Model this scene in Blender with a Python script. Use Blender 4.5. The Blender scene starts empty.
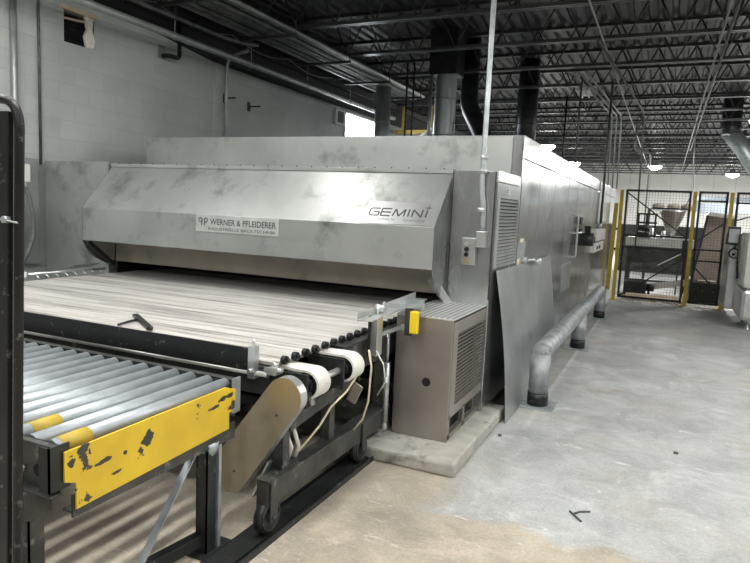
import bpy, math, random
from mathutils import Vector, Matrix, Quaternion
random.seed(7)
C = bpy.context.scene.collection
PI = math.pi

# ------------------------------------------------------------------ helpers
class MB:
    def __init__(s): s.v=[]; s.f=[]; s.sm=[]
    def add(s, vs, fs, smooth=False):
        b=len(s.v); s.v+= [tuple(v) for v in vs]
        for f in fs: s.f.append(tuple(i+b for i in f)); s.sm.append(smooth)
        return s
    def box(s,x0,x1,y0,y1,z0,z1):
        vs=[(x,y,z) for x in (x0,x1) for y in (y0,y1) for z in (z0,z1)]
        return s.add(vs,[(0,1,3,2),(4,6,7,5),(0,4,5,1),(2,3,7,6),(0,2,6,4),(1,5,7,3)])
    def obox(s,c,ax,ay,az,hx,hy,hz):
        c=Vector(c); ax=Vector(ax).normalized()*hx; ay=Vector(ay).normalized()*hy; az=Vector(az).normalized()*hz
        vs=[c+ax*i+ay*j+az*k for i in (-1,1) for j in (-1,1) for k in (-1,1)]
        return s.add(vs,[(0,1,3,2),(4,6,7,5),(0,4,5,1),(2,3,7,6),(0,2,6,4),(1,5,7,3)])
    def bar(s,p,q,w,h,up=(0,0,1)):
        p=Vector(p); q=Vector(q); d=q-p; up=Vector(up)
        sd=d.cross(up)
        if sd.length<1e-5: sd=d.cross(Vector((0,1,0)))
        u=sd.cross(d)
        return s.obox((p+q)/2,d,sd,u,d.length/2,w/2,h/2)
    def tube(s,pts,r,n=12,closed=False,caps=True,rs=None):
        pts=[Vector(p) for p in pts]; m=len(pts); vs=[]; fs=[]
        t0=(pts[1]-pts[0]).normalized()
        a=t0.orthogonal().normalized(); prev=t0
        for i,p in enumerate(pts):
            if i==0: t=t0
            elif i==m-1: t=(pts[i]-pts[i-1]).normalized()
            else: t=((pts[i]-pts[i-1]).normalized()+(pts[i+1]-pts[i]).normalized()).normalized()
            a=prev.rotation_difference(t)@a; prev=t
            a=(a-t*a.dot(t)).normalized(); b=t.cross(a)
            rr=rs[i] if rs else r
            for k in range(n):
                w=2*PI*k/n; vs.append(p+a*math.cos(w)*rr+b*math.sin(w)*rr)
        for i in range(m-1):
            for k in range(n):
                fs.append((i*n+k,i*n+(k+1)%n,(i+1)*n+(k+1)%n,(i+1)*n+k))
        s.add(vs,fs,True)
        if caps:
            b=len(s.v)-len(vs)
            s.f.append(tuple(b+k for k in range(n))[::-1]); s.sm.append(False)
            s.f.append(tuple(b+(m-1)*n+k for k in range(n))); s.sm.append(False)
        return s
    def cyl(s,p,q,r,n=16,r2=None): return s.tube([p,q],r,n,rs=[r,r2 if r2 is not None else r])
    def prism(s,poly,o,u,v,w,h):
        # polygon in plane (o,u,v) pushed along w by h
        o=Vector(o);u=Vector(u);v=Vector(v);w=Vector(w)
        n=len(poly); a=[o+u*p[0]+v*p[1] for p in poly]; b=[p+w*h for p in a]
        s.add(a+b,[tuple(range(n))[::-1],tuple(range(n,2*n))]+[(i,(i+1)%n,n+(i+1)%n,n+i) for i in range(n)])
        return s
    def lathe(s,o,prof,n=24):
        vs=[];fs=[]
        for r,z in prof:
            for k in range(n): vs.append((o[0]+r*math.cos(2*PI*k/n),o[1]+r*math.sin(2*PI*k/n),o[2]+z))
        for i in range(len(prof)-1):
            for k in range(n): fs.append((i*n+k,i*n+(k+1)%n,(i+1)*n+(k+1)%n,(i+1)*n+k))
        return s.add(vs,fs,True)
    def build(s,name,mat,parent=None,bevel=0):
        me=bpy.data.meshes.new(name); me.from_pydata(s.v,[],s.f)
        me.polygons.foreach_set('use_smooth',s.sm)
        import bmesh
        bm=bmesh.new(); bm.from_mesh(me); bmesh.ops.recalc_face_normals(bm,faces=bm.faces); bm.to_mesh(me); bm.free()
        me.update(); me.materials.append(mat)
        o=bpy.data.objects.new(name,me); C.objects.link(o)
        if parent:
            o.parent=parent
            o.matrix_parent_inverse=Matrix.Identity(4)
            # parts are authored in world coordinates: shift into the parent's frame
            off=parent_world(parent)
            for vt in me.vertices: vt.co=vt.co-off
        if bevel:
            b=o.modifiers.new('bevel','BEVEL'); b.width=bevel; b.segments=2; b.limit_method='ANGLE'; b.angle_limit=math.radians(40)
        return o
def parent_world(p):
    v=Vector((0,0,0))
    while p is not None: v+=Vector(p.location); p=p.parent
    return v
def thing(name,label,cat,loc,group=None):
    o=bpy.data.objects.new(name,None); C.objects.link(o); o.location=loc; o.empty_display_size=.1
    o['label']=label; o['category']=cat
    if group: o['group']=group
    return o
def tag(o,label,cat,group=None,kind=None):
    o['label']=label; o['category']=cat
    if group: o['group']=group
    if kind: o['kind']=kind
    return o
def struct(o,label=None,cat=None):
    o['kind']='structure'
    if label: o['label']=label
    if cat: o['category']=cat
    return o
def plabel(o,l): o['label']=l; return o
def copy_tree(o,parent=None):
    c=o.copy(); C.objects.link(c); c.parent=parent
    for ch in list(o.children): copy_tree(ch,c)
    return c
def arc(c,r,a0,a1,n,u,v):
    c=Vector(c);u=Vector(u);v=Vector(v)
    return [c+u*math.cos(a0+(a1-a0)*i/n)*r+v*math.sin(a0+(a1-a0)*i/n)*r for i in range(n+1)]
def bend(p,a,b,r,n=6):
    """rounded corner at b between p and a"""
    p=Vector(p);a=Vector(a);b=Vector(b)
    d1=(p-a).normalized(); d2=(b-a).normalized()
    s0=a+d1*r; s1=a+d2*r
    return [ (1-t)**2*s0+2*t*(1-t)*a+t*t*s1 for t in [i/n for i in range(n+1)]]
def route(pts,r,n=6):
    out=[Vector(pts[0])]
    for i in range(1,len(pts)-1): out+=bend(pts[i-1],pts[i],pts[i+1],r,n)
    out.append(Vector(pts[-1])); return out

# ------------------------------------------------------------------ materials
def mk(name,c1,c2=None,scale=6,rough=.6,metal=0,bump=0,bscale=None,stretch=(1,1,1),lo=.35,hi=.65,rough2=None,c3=None,s3=2,lo3=.55,hi3=.62,detail=5,spec=None):
    m=bpy.data.materials.new(name); m.use_nodes=True; nt=m.node_tree; N=nt.nodes; L=nt.links
    b=N['Principled BSDF']; b.inputs['Roughness'].default_value=rough; b.inputs['Metallic'].default_value=metal
    if spec is not None: b.inputs['Specular IOR Level'].default_value=spec
    tc=N.new('ShaderNodeNewGeometry'); mp=N.new('ShaderNodeMapping'); mp.inputs['Scale'].default_value=stretch
    L.new(tc.outputs['Position'],mp.inputs['Vector'])
    nz=N.new('ShaderNodeTexNoise'); nz.inputs['Scale'].default_value=scale; nz.inputs['Detail'].default_value=detail
    L.new(mp.outputs[0],nz.inputs['Vector'])
    mr=N.new('ShaderNodeMapRange'); mr.inputs[1].default_value=lo; mr.inputs[2].default_value=hi; L.new(nz.outputs[0],mr.inputs[0])
    mx=N.new('ShaderNodeMix'); mx.data_type='RGBA'; L.new(mr.outputs[0],mx.inputs[0])
    mx.inputs[6].default_value=(*c1,1); mx.inputs[7].default_value=(*(c2 or c1),1)
    out=mx.outputs[2]
    if c3:
        n3=N.new('ShaderNodeTexNoise'); n3.inputs['Scale'].default_value=s3; n3.inputs['Detail'].default_value=8; n3.inputs['Roughness'].default_value=.65
        L.new(mp.outputs[0],n3.inputs['Vector'])
        m3=N.new('ShaderNodeMapRange'); m3.inputs[1].default_value=lo3; m3.inputs[2].default_value=hi3; L.new(n3.outputs[0],m3.inputs[0])
        x3=N.new('ShaderNodeMix'); x3.data_type='RGBA'; L.new(m3.outputs[0],x3.inputs[0]); L.new(out,x3.inputs[6]); x3.inputs[7].default_value=(*c3,1)
        out=x3.outputs[2]
    L.new(out,b.inputs['Base Color'])
    if rough2 is not None:
        rr=N.new('ShaderNodeMapRange'); rr.inputs[1].default_value=.3; rr.inputs[2].default_value=.7
        rr.inputs[3].default_value=rough; rr.inputs[4].default_value=rough2; L.new(nz.outputs[0],rr.inputs[0]); L.new(rr.outputs[0],b.inputs['Roughness'])
    if bump:
        nb=N.new('ShaderNodeTexNoise'); nb.inputs['Scale'].default_value=bscale or scale*3; nb.inputs['Detail'].default_value=4
        L.new(mp.outputs[0],nb.inputs['Vector'])
        bp=N.new('ShaderNodeBump'); bp.inputs['Strength'].default_value=1; bp.inputs['Distance'].default_value=bump
        L.new(nb.outputs[0],bp.inputs['Height']); L.new(bp.outputs[0],b.inputs['Normal'])
    return m
def emit(name,c,s):
    m=bpy.data.materials.new(name); m.use_nodes=True; b=m.node_tree.nodes['Principled BSDF']
    b.inputs['Base Color'].default_value=(*c,1); b.inputs['Emission Color'].default_value=(*c,1); b.inputs['Emission Strength'].default_value=s
    return m

M={}
M['steel']=mk('stainless steel hood',(.52,.54,.53),(.36,.38,.37),1.1,.34,.78,bump=.0015,bscale=3,rough2=.5,c3=(.20,.21,.20),s3=2.3,lo3=.55,hi3=.72)
M['steelside']=mk('stainless steel side panels',(.60,.62,.63),(.44,.46,.47),1.2,.14,.88,bump=.007,bscale=1.6,rough2=.28,stretch=(1,1,.5),c3=(.20,.215,.215),s3=1.8,lo3=.52,hi3=.72)
M['steelwarm']=mk('stainless steel cabinet',(.44,.41,.37),(.36,.34,.31),3,.36,.8,bump=.001,rough2=.48)
M['steelbright']=mk('bright steel',(.72,.74,.74),(.58,.6,.6),5,.3,.8,bump=.0005)
M['plate']=mk('grey sheet steel',(.46,.48,.49),(.33,.35,.36),2.2,.4,.75,bump=.002,bscale=2.5,c3=(.24,.26,.28),s3=3,lo3=.58,hi3=.7)
M['galv']=mk('galvanised steel',(.50,.55,.57),(.36,.40,.42),14,.45,.6,bump=.001)
M['bump']=mk('galvanised bumper pipe',(.38,.41,.42),(.22,.24,.25),9,.55,.45,bump=.002,c3=(.62,.65,.66),s3=9,lo3=.62,hi3=.7)
M['roller']=mk('zinc conveyor roller',(.46,.50,.53),(.36,.40,.43),9,.42,.5,bump=.0004)
M['darkmetal']=mk('dark grey painted steel',(.040,.045,.045),(.025,.028,.028),6,.45,.4,bump=.001,c3=(.20,.20,.19),s3=9,lo3=.62,hi3=.7)
M['frame']=mk('worn grey frame steel',(.10,.105,.10),(.05,.053,.05),7,.5,.5,bump=.001,c3=(.30,.29,.27),s3=11,lo3=.6,hi3=.7)
M['black']=mk('black painted steel',(.010,.011,.012),(.016,.017,.018),8,.4,.3,bump=.0006,c3=(.16,.16,.155),s3=22,lo3=.60,hi3=.66)  # pale flecks stand for worn paint and for bright highlights
M['blackmat']=mk('black matt',(.008,.008,.008),(.014,.014,.014),8,.9)
M['rubber']=mk('black rubber',(.02,.02,.02),(.03,.03,.03),8,.7)
M['yellow']=mk('chipped yellow paint',(.80,.56,.03),(.68,.46,.03),5,.45,0,bump=.001,c3=(.05,.05,.045),s3=7,lo3=.625,hi3=.635)
M['yellowpost']=mk('yellow post paint',(.66,.48,.06),(.50,.36,.05),7,.5)
M['yellowclean']=mk('bright yellow plastic',(.85,.62,.02),None,7,.4)
M['slat']=mk('floury conveyor slat',(.62,.605,.575),(.40,.385,.36),4,.55,.2,bump=.003,bscale=12,stretch=(.25,7,1),c3=(.15,.14,.125),s3=3,lo3=.50,hi3=.70)
M['whitebelt']=mk('white drive belt',(.78,.77,.73),(.66,.65,.61),8,.6,c3=(.4,.38,.35),s3=10,lo3=.62,hi3=.7)
M['guardtan']=mk('tan stainless guard',(.42,.37,.28),(.36,.32,.24),4,.35,.65)
M['beige']=mk('floury beige panel',(.48,.44,.37),(.38,.35,.29),3,.7,.1,c3=(.22,.2,.17),s3=3,lo3=.6,hi3=.75)
M['concrete']=mk('rough concrete plinth',(.46,.45,.41),(.36,.35,.31),8,.85,0,bump=.008,bscale=14,c3=(.20,.19,.16),s3=6,lo3=.58,hi3=.7)
M['duct']=mk('galvanised duct',(.42,.45,.46),(.34,.37,.38),6,.4,.6)
M['blackduct']=mk('black duct',(.03,.032,.035),(.05,.052,.055),6,.35,.5)
M['deck']=mk('black painted roof deck',(.028,.029,.032),(.045,.046,.048),3,.5,.2)
M['joist']=mk('grey black joist steel',(.03,.032,.034),(.05,.051,.053),8,.45,.3)
M['chord']=mk('joist chord steel',(.11,.115,.12),(.06,.062,.066),3,.4,.4)  # lighter than the joist colour, to put in the chord's specular shine
M['conduit']=mk('grey conduit',(.36,.38,.38),(.28,.30,.30),6,.4,.5)
M['conduitd']=mk('dusty conduit',(.15,.16,.155),(.08,.085,.085),6,.5,.4)
M['band']=mk('black painted wall top',(.012,.013,.014),(.02,.021,.022),3,.7)
M['white']=mk('off white plastic',(.75,.75,.72),(.68,.68,.65),7,.5)
M['foam']=mk('white foam',(.85,.84,.80),(.7,.68,.62),18,.9,bump=.01)
M['wood']=mk('raw wood',(.62,.50,.36),(.48,.37,.25),9,.8,stretch=(1,1,6))
M['tan']=mk('tan cloth sheet',(.30,.25,.21),(.24,.20,.17),4,.8,bump=.01,bscale=4)
M['farwall']=mk('far wall paint',(.82,.82,.79),(.74,.74,.71),1,.8)
M['farblue']=mk('blue grey duct',(.36,.41,.46),(.28,.33,.38),2,.5,.3)
M['hose']=mk('grey flexible hose',(.10,.11,.11),(.15,.16,.16),30,.5)
M['lens']=emit('light lens',(1,.98,.94),14)
M['baylens']=emit('high bay lens',(1,.98,.93),80)
M['day']=emit('daylight glow',(.9,.96,1),14)
M['paper']=mk('cream label',(.78,.72,.52),(.70,.64,.45),20,.6)
M['brass']=mk('brass button',(.45,.33,.16),None,7,.4,.6)
M['ink']=mk('dark ink',(.06,.07,.07),None,5,.5)
M['namep']=mk('nameplate steel',(.62,.64,.63),(.52,.54,.53),9,.45,.5)
M['flour']=mk('spilled flour',(.80,.78,.73),(.68,.65,.6),20,.9)

def chips(m,blobs):
    nt=m.node_tree;N=nt.nodes;L=nt.links; b=N['Principled BSDF']; src=b.inputs['Base Color'].links[0].from_socket
    g=N.new('ShaderNodeNewGeometry'); nz=N.new('ShaderNodeTexNoise'); nz.inputs['Scale'].default_value=22; nz.inputs['Detail'].default_value=6; L.new(g.outputs['Position'],nz.inputs['Vector'])
    for (y,z,ry,rz_,tilt) in blobs:
        mp=N.new('ShaderNodeMapping'); mp.vector_type='TEXTURE'; mp.inputs['Location'].default_value=(-1.745,y,z); mp.inputs['Rotation'].default_value=(tilt,0,0); mp.inputs['Scale'].default_value=(1,ry,rz_)
        L.new(g.outputs['Position'],mp.inputs[0]); le=N.new('ShaderNodeVectorMath'); le.operation='LENGTH'; L.new(mp.outputs[0],le.inputs[0])
        ma=N.new('ShaderNodeMath'); ma.operation='MULTIPLY_ADD'; L.new(nz.outputs[0],ma.inputs[0]); ma.inputs[1].default_value=-3.0; ma.inputs[2].default_value=2.1
        sb=N.new('ShaderNodeMath'); sb.operation='SUBTRACT'; L.new(ma.outputs[0],sb.inputs[0]); L.new(le.outputs['Value'],sb.inputs[1])
        r=N.new('ShaderNodeMapRange'); r.inputs[1].default_value=-.05; r.inputs[2].default_value=.05; L.new(sb.outputs[0],r.inputs[0])
        x=N.new('ShaderNodeMix'); x.data_type='RGBA'; L.new(r.outputs[0],x.inputs[0]); L.new(src,x.inputs[6]); x.inputs[7].default_value=(.045,.045,.04,1); src=x.outputs[2]
    L.new(src,b.inputs['Base Color'])
chips(M['yellow'],[(1.78,.675,.06,.035,.5),(1.74,.64,.03,.03,0),(2.23,.715,.09,.018,.12),(2.17,.69,.06,.014,.1),(1.55,.66,.06,.010,.1),(1.62,.60,.04,.008,.1),(1.43,.70,.02,.02,0),(1.66,.66,.015,.012,0)])

def block_wall():
    m=bpy.data.materials.new('painted concrete block'); m.use_nodes=True; nt=m.node_tree;N=nt.nodes;L=nt.links
    b=N['Principled BSDF']; b.inputs['Roughness'].default_value=.5
    g=N.new('ShaderNodeNewGeometry'); sx=N.new('ShaderNodeSeparateXYZ'); L.new(g.outputs['Position'],sx.inputs[0])
    cb=N.new('ShaderNodeCombineXYZ'); ad=N.new('ShaderNodeMath'); ad.operation='ADD'; L.new(sx.outputs[0],ad.inputs[0]); L.new(sx.outputs[1],ad.inputs[1])
    L.new(ad.outputs[0],cb.inputs[0]); L.new(sx.outputs[2],cb.inputs[1])
    br=N.new('ShaderNodeTexBrick'); br.inputs['Scale'].default_value=1; br.inputs['Brick Width'].default_value=.4; br.inputs['Row Height'].default_value=.2
    br.inputs['Mortar Size'].default_value=.006; br.inputs['Mortar Smooth'].default_value=.6
    br.inputs['Color1'].default_value=(.50,.54,.53,1); br.inputs['Color2'].default_value=(.46,.50,.49,1); br.inputs['Mortar'].default_value=(.43,.47,.46,1)
    L.new(cb.outputs[0],br.inputs['Vector'])
    nz=N.new('ShaderNodeTexNoise'); nz.inputs['Scale'].default_value=1.1; nz.inputs['Detail'].default_value=6; L.new(g.outputs['Position'],nz.inputs['Vector'])
    mr=N.new('ShaderNodeMapRange'); mr.inputs[1].default_value=.35; mr.inputs[2].default_value=.7; mr.inputs[3].default_value=1; mr.inputs[4].default_value=.78; L.new(nz.outputs[0],mr.inputs[0])
    mu=N.new('ShaderNodeMix'); mu.data_type='RGBA'; mu.blend_type='MULTIPLY'; mu.inputs[0].default_value=1; L.new(br.outputs[0],mu.inputs[6]); L.new(mr.outputs[0],mu.inputs[7])
    L.new(mu.outputs[2],b.inputs['Base Color'])
    bp=N.new('ShaderNodeBump'); bp.invert=True; bp.inputs['Distance'].default_value=.0015; L.new(br.outputs['Fac'],bp.inputs['Height'])
    n2=N.new('ShaderNodeTexNoise'); n2.inputs['Scale'].default_value=25; L.new(g.outputs['Position'],n2.inputs['Vector'])
    b2=N.new('ShaderNodeBump'); b2.inputs['Distance'].default_value=.003; L.new(n2.outputs[0],b2.inputs['Height']); L.new(bp.outputs[0],b2.inputs['Normal']); L.new(b2.outputs[0],b.inputs['Normal'])
    return m
M['block']=block_wall()

def floor_mat():
    m=bpy.data.materials.new('worn concrete floor'); m.use_nodes=True; nt=m.node_tree;N=nt.nodes;L=nt.links
    b=N['Principled BSDF']
    g=N.new('ShaderNodeNewGeometry'); sx=N.new('ShaderNodeSeparateXYZ'); L.new(g.outputs['Position'],sx.inputs[0])
    def noise(s,d=8,r=.6,st=(1,1,1),dist=0):
        mp=N.new('ShaderNodeMapping'); mp.inputs['Scale'].default_value=st; L.new(g.outputs['Position'],mp.inputs['Vector'])
        n=N.new('ShaderNodeTexNoise'); n.inputs['Scale'].default_value=s; n.inputs['Detail'].default_value=d; n.inputs['Roughness'].default_value=r; n.inputs['Distortion'].default_value=dist
        L.new(mp.outputs[0],n.inputs['Vector']); return n.outputs[0]
    def rng(x,a,b_,c=0,d=1):
        r=N.new('ShaderNodeMapRange'); r.inputs[1].default_value=a; r.inputs[2].default_value=b_; r.inputs[3].default_value=c; r.inputs[4].default_value=d; L.new(x,r.inputs[0]); return r.outputs[0]
    def mix(f,a,c,bl='MIX'):
        x=N.new('ShaderNodeMix'); x.data_type='RGBA'; x.blend_type=bl; L.new(f,x.inputs[0])
        if isinstance(a,tuple): x.inputs[6].default_value=(*a,1)
        else: L.new(a,x.inputs[6])
        if isinstance(c,tuple): x.inputs[7].default_value=(*c,1)
        else: L.new(c,x.inputs[7])
        return x.outputs[2]
    def math2(op,a,c):
        x=N.new('ShaderNodeMath'); x.operation=op
        for i,k in enumerate((a,c)):
            if isinstance(k,(int,float)): x.inputs[i].default_value=k
            else: L.new(k,x.inputs[i])
        return x.outputs[0]
    grey=mix(rng(noise(.9),.35,.65),(.47,.485,.48),(.37,.38,.375))
    grey=mix(rng(noise(1.9,10,.7,dist=.6),.56,.66),grey,(.55,.565,.56))
    grey=mix(rng(noise(1.1,9,.65),.60,.70),grey,(.36,.33,.28))
    # bare, unpainted sandy concrete in the near aisle (worn edge near y = 3.1) and below the machines
    wob=math2('MULTIPLY',math2('SUBTRACT',noise(1.4,9,.65),.5),1.0)
    edge=rng(math2('ADD',sx.outputs[1],wob),3.02,3.10,1,0)
    left=rng(math2('ADD',sx.outputs[0],wob),-1.15,-.95,1,0)
    nearl=math2('MULTIPLY',left,rng(math2('ADD',sx.outputs[1],wob),3.7,3.9,1,0))
    mask=math2('MAXIMUM',edge,nearl)
    sand=mix(rng(noise(2.2),.35,.65),(.50,.44,.355),(.40,.36,.295))
    sand=mix(rng(noise(4,9,.7),.58,.68),sand,(.60,.54,.45))
    col=mix(mask,grey,sand)
    # chalky worn band right beside the paint edge
    # dirty strip at the oven foot
    strip=math2('MULTIPLY',rng(sx.outputs[0],-.86,-.84,1,0),rng(sx.outputs[1],5.0,5.2,0,1))
    col=mix(math2('MULTIPLY',strip,.75),col,(.27,.275,.245))
    line=math2('MULTIPLY',math2('MULTIPLY',rng(sx.outputs[0],-.86,-.85,0,1),rng(sx.outputs[0],-.83,-.80,1,0)),rng(sx.outputs[1],4.6,4.8,0,1))
    col=mix(math2('MULTIPLY',line,.6),col,(.62,.63,.61))
    # scuffs
    sc=rng(noise(5,6,.6,(1,3.5,1),1.5),.655,.69)
    mot=rng(noise(3.2,10,.72,(1,1,1),.8),.35,.65,.80,1.16)
    xm=N.new('ShaderNodeMix'); xm.data_type='RGBA'; xm.blend_type='MULTIPLY'; xm.inputs[0].default_value=1; L.new(col,xm.inputs[6]); L.new(mot,xm.inputs[7]); col=xm.outputs[2]
    col=mix(math2('MULTIPLY',rng(noise(.8,9,.7,dist=.4),.52,.62),.45),col,(.40,.375,.33))
    col=mix(math2('MULTIPLY',rng(noise(14,8,.7,(1,2.5,1),1),.60,.68),.5),col,(.66,.66,.64))
    col=mix(math2('MULTIPLY',sc,.7),col,(.70,.71,.70))
    dk=rng(noise(7,9,.7),.66,.72)
    col=mix(math2('MULTIPLY',dk,.5),col,(.22,.21,.19))
    fine=rng(noise(60,4,.6),.3,.7,.86,1.12)
    x=N.new('ShaderNodeMix'); x.data_type='RGBA'; x.blend_type='MULTIPLY'; x.inputs[0].default_value=1; L.new(col,x.inputs[6]); L.new(fine,x.inputs[7])
    L.new(x.outputs[2],b.inputs['Base Color'])
    L.new(rng(noise(2.5,8,.6),.3,.7,.38,.7),b.inputs['Roughness'])
    bp=N.new('ShaderNodeBump'); bp.inputs['Distance'].default_value=.004; L.new(noise(9,10,.7),bp.inputs['Height']); L.new(bp.outputs[0],b.inputs['Normal'])
    return m
M['floor']=floor_mat()

def perf_mat():
    m=bpy.data.materials.new('perforated steel'); m.use_nodes=True; nt=m.node_tree;N=nt.nodes;L=nt.links
    b=N['Principled BSDF']; b.inputs['Metallic'].default_value=.6; b.inputs['Roughness'].default_value=.4
    g=N.new('ShaderNodeNewGeometry'); v=N.new('ShaderNodeTexVoronoi'); v.voronoi_dimensions='2D'; v.inputs['Scale'].default_value=26; v.inputs['Randomness'].default_value=0
    L.new(g.outputs['Position'],v.inputs['Vector'])
    r=N.new('ShaderNodeMapRange'); r.inputs[1].default_value=.26; r.inputs[2].default_value=.34
    L.new(v.outputs['Distance'],r.inputs[0])
    x=N.new('ShaderNodeMix'); x.data_type='RGBA'; L.new(r.outputs[0],x.inputs[0]); x.inputs[6].default_value=(.04,.04,.04,1); x.inputs[7].default_value=(.72,.73,.72,1)
    L.new(x.outputs[2],b.inputs['Base Color']); return m
M['perf']=perf_mat()

# ------------------------------------------------------------------ the building
XL,XR,YN,YF,ZC=-6.1,13.0,-9.0,37.0,4.65
struct(MB().box(XL-.2,XR+.2,YN-.2,YF+.2,-.2,0).build('floor',M['floor']))
# corrugated deck, ribs running along y
mb=MB(); x=XL-.2; prof=[]
while x<XR+.2:
    prof+=[(x,ZC),(x+.09,ZC),(x+.115,ZC+.045),(x+.175,ZC+.045)]; x+=.2
vs=[];fs=[]
for px_,pz in prof: vs+=[(px_,YN-.2,pz),(px_,YF+.2,pz)]
for i in range(len(prof)-1): fs.append((2*i,2*i+2,2*i+3,2*i+1))
mb.add(vs,fs); mb.box(XL-.2,XR+.2,YN-.2,YF+.2,ZC+.06,ZC+.1)
struct(mb.build('ceiling',M['deck']))
# left wall with the broken hole and the bright window
H0,H1,HZ0,HZ1=4.97,5.37,3.24,3.58     # ragged hole
W0,W1,WZ0,WZ1=11.5,13.3,2.9,3.52    # bright high window
BZ=3.56
mb=MB()
def wallrect(y0,y1,z0,z1): mb.box(XL-.2,XL,y0,y1,z0,z1)
wallrect(YN,H0,0,ZC); wallrect(H0,H1,0,HZ0); wallrect(H0,H1,HZ1,ZC); wallrect(H1,W0,0,ZC); wallrect(W0,W1,0,WZ0); wallrect(W0,W1,WZ1,ZC); wallrect(W1,YF,0,ZC)
mb.box(XL,XL+.04,7.44,7.62,0,ZC)
struct(mb.build('wall_left',M['block']))
struct(MB().box(XL-.2,XR+.2,YF,YF+.2,0,ZC).build('wall_far',M['farwall']))
struct(MB().box(XR,XR+.2,YN,YF,0,ZC).build('wall_right',M['farwall']))
struct(MB().box(XL-.2,XR+.2,YN-.2,YN,0,ZC).build('wall_near',M['farwall']))
# black painted upper wall band
mb=MB(); mb.box(XL,XL+.05,YN,4.95,3.80,ZC); mb.add([(XL,4.95,3.82),(XL,7.44,3.57),(XL,7.44,ZC),(XL,4.95,ZC),(XL+.05,4.95,3.82),(XL+.05,7.44,3.57),(XL+.05,7.44,ZC),(XL+.05,4.95,ZC)],[(0,1,2,3),(4,5,6,7),(0,1,5,4),(1,2,6,5),(2,3,7,6),(3,0,4,7)])
mb.box(XL,XL+.05,7.44,YF,BZ,ZC)
struct(mb.build('trim_1',M['band']))
mb=MB()
for i in range(0,19): mb.box(-5+i*1,-4.985+i*1,YF-.012,YF,0,ZC)
struct(mb.build('trim_2',M['galv']))
# bright window: glowing pane in a frame, daylight outside
wf=struct(MB().box(XL-.14,XL-.12,W0,W1,WZ0,WZ1).build('window_1',M['day']))
mb=MB(); mb.box(XL-.1,XL+.02,W0,W0+.05,WZ0,WZ1); mb.box(XL-.1,XL+.02,W1-.05,W1,WZ0,WZ1); mb.box(XL-.1,XL+.02,W0,W1,WZ0,WZ0+.04); mb.box(XL-.1,XL+.02,W0,W1,WZ1-.04,WZ1)
mb.build('window_frame',M['white'],wf)
# a low side annex window is not seen; hole in the wall:
hole=thing('wall_vent','dark louvred vent in a ragged hole high in the block wall','vent',(XL,5.17,HZ0))
mb=MB()
mb.box(XL-.19,XL-.18,H0,H1,HZ0,HZ1); mb.build('back_panel',M['blackmat'],hole)
mb=MB()
for i in range(6): mb.obox((XL-.09,(H0+H1)/2,HZ0+.03+i*.045),(0,1,0),(1,0,.6),(-.6,0,1),(H1-H0)/2-.005,.03,.004)
mb.build('louvre',M['darkmetal'],hole)
mb=MB(); mb.box(XL-.05,XL+.03,H0-.04,H1+.03,HZ1-.005,HZ1+.035); mb.bar((XL-.02,H0,HZ1-.09),(XL-.02,H1-.05,HZ1-.06),.03,.02); mb.build('lintel',M['wood'],hole)
mb=MB(); mb.prism([(0,0),(.09,0),(.11,.10),(.07,.20),(.09,.33),(-.02,.335),(.01,.2),(-.03,.12)],(XL-.03,H1-.11,HZ0+.0),(0,1,0),(0,0,1),(1,0,0),.05); mb.build('foam_filler',M['foam'],hole,bevel=.01)
# wall pipe elbow
mb=MB(); mb.tube(route([(XL,6.43,3.42),(XL+.12,6.43,3.42),(XL+.12,6.62,3.42),(XL+.12,6.62,3.95)],.06),.028,12)
tag(mb.build('pipe_elbow',M['black']),'short black pipe elbow coming out of the block wall near the ceiling','pipe')
mb=MB(); mb.box(XL,XL+.012,6.36,6.48,3.38,3.55)
tag(mb.build('wall_patch',M['conduit']),'small grey plate on the block wall behind the black pipe elbow','plate')
# small brackets on wall
for (y,z,l) in ((7.68,3.10,'small dark metal bracket on the block wall beside the curved conduit'),(8.3,3.08,'small dark metal hook on the block wall right of the curved conduit')):
    mb=MB(); mb.box(XL,XL+.015,y-.03,y+.03,z-.07,z+.07); mb.bar((XL+.0,y,z),(XL+.22,y,z),.025,.02)
    tag(mb.build('wall_bracket',M['darkmetal']),l,'bracket','brackets on the block wall')
# wall signal box beside the bright window
sb=thing('wall_speaker','small white framed dark box on the block wall beside the glaring window','box',(XL,11.38,3.2))
mb=MB(); mb.box(XL,XL+.05,11.08,11.44,3.2,3.5); mb.build('housing',M['white'],sb,bevel=.01)
mb=MB(); mb.box(XL+.05,XL+.06,11.14,11.38,3.24,3.46); mb.build('grille',M['darkmetal'],sb)

# wall conduits left
mb=MB(); mb.cyl((XL+.035,4.36,0),(XL+.035,4.36,ZC),.032)
tag(mb.build('wall_conduit',M['conduit']),'thick light grey conduit running up the block wall at the far left','conduit')
mb=MB(); mb.cyl((XL+.02,4.65,1.9),(XL+.02,4.65,ZC),.014)
tag(mb.build('wall_conduit',M['conduitd']),'thin dark conduit running up the block wall above the oven end panel','conduit')
mb=MB(); mb.tube(route([(-6.0,7.62,0),(-6.0,7.62,3.68),(-5.62,7.62,3.74)],.2,10),.026,12)
tag(mb.build('curved_conduit',M['conduit']),'grey conduit rising behind the oven by the wall and bending over to the pipe run','conduit')
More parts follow.
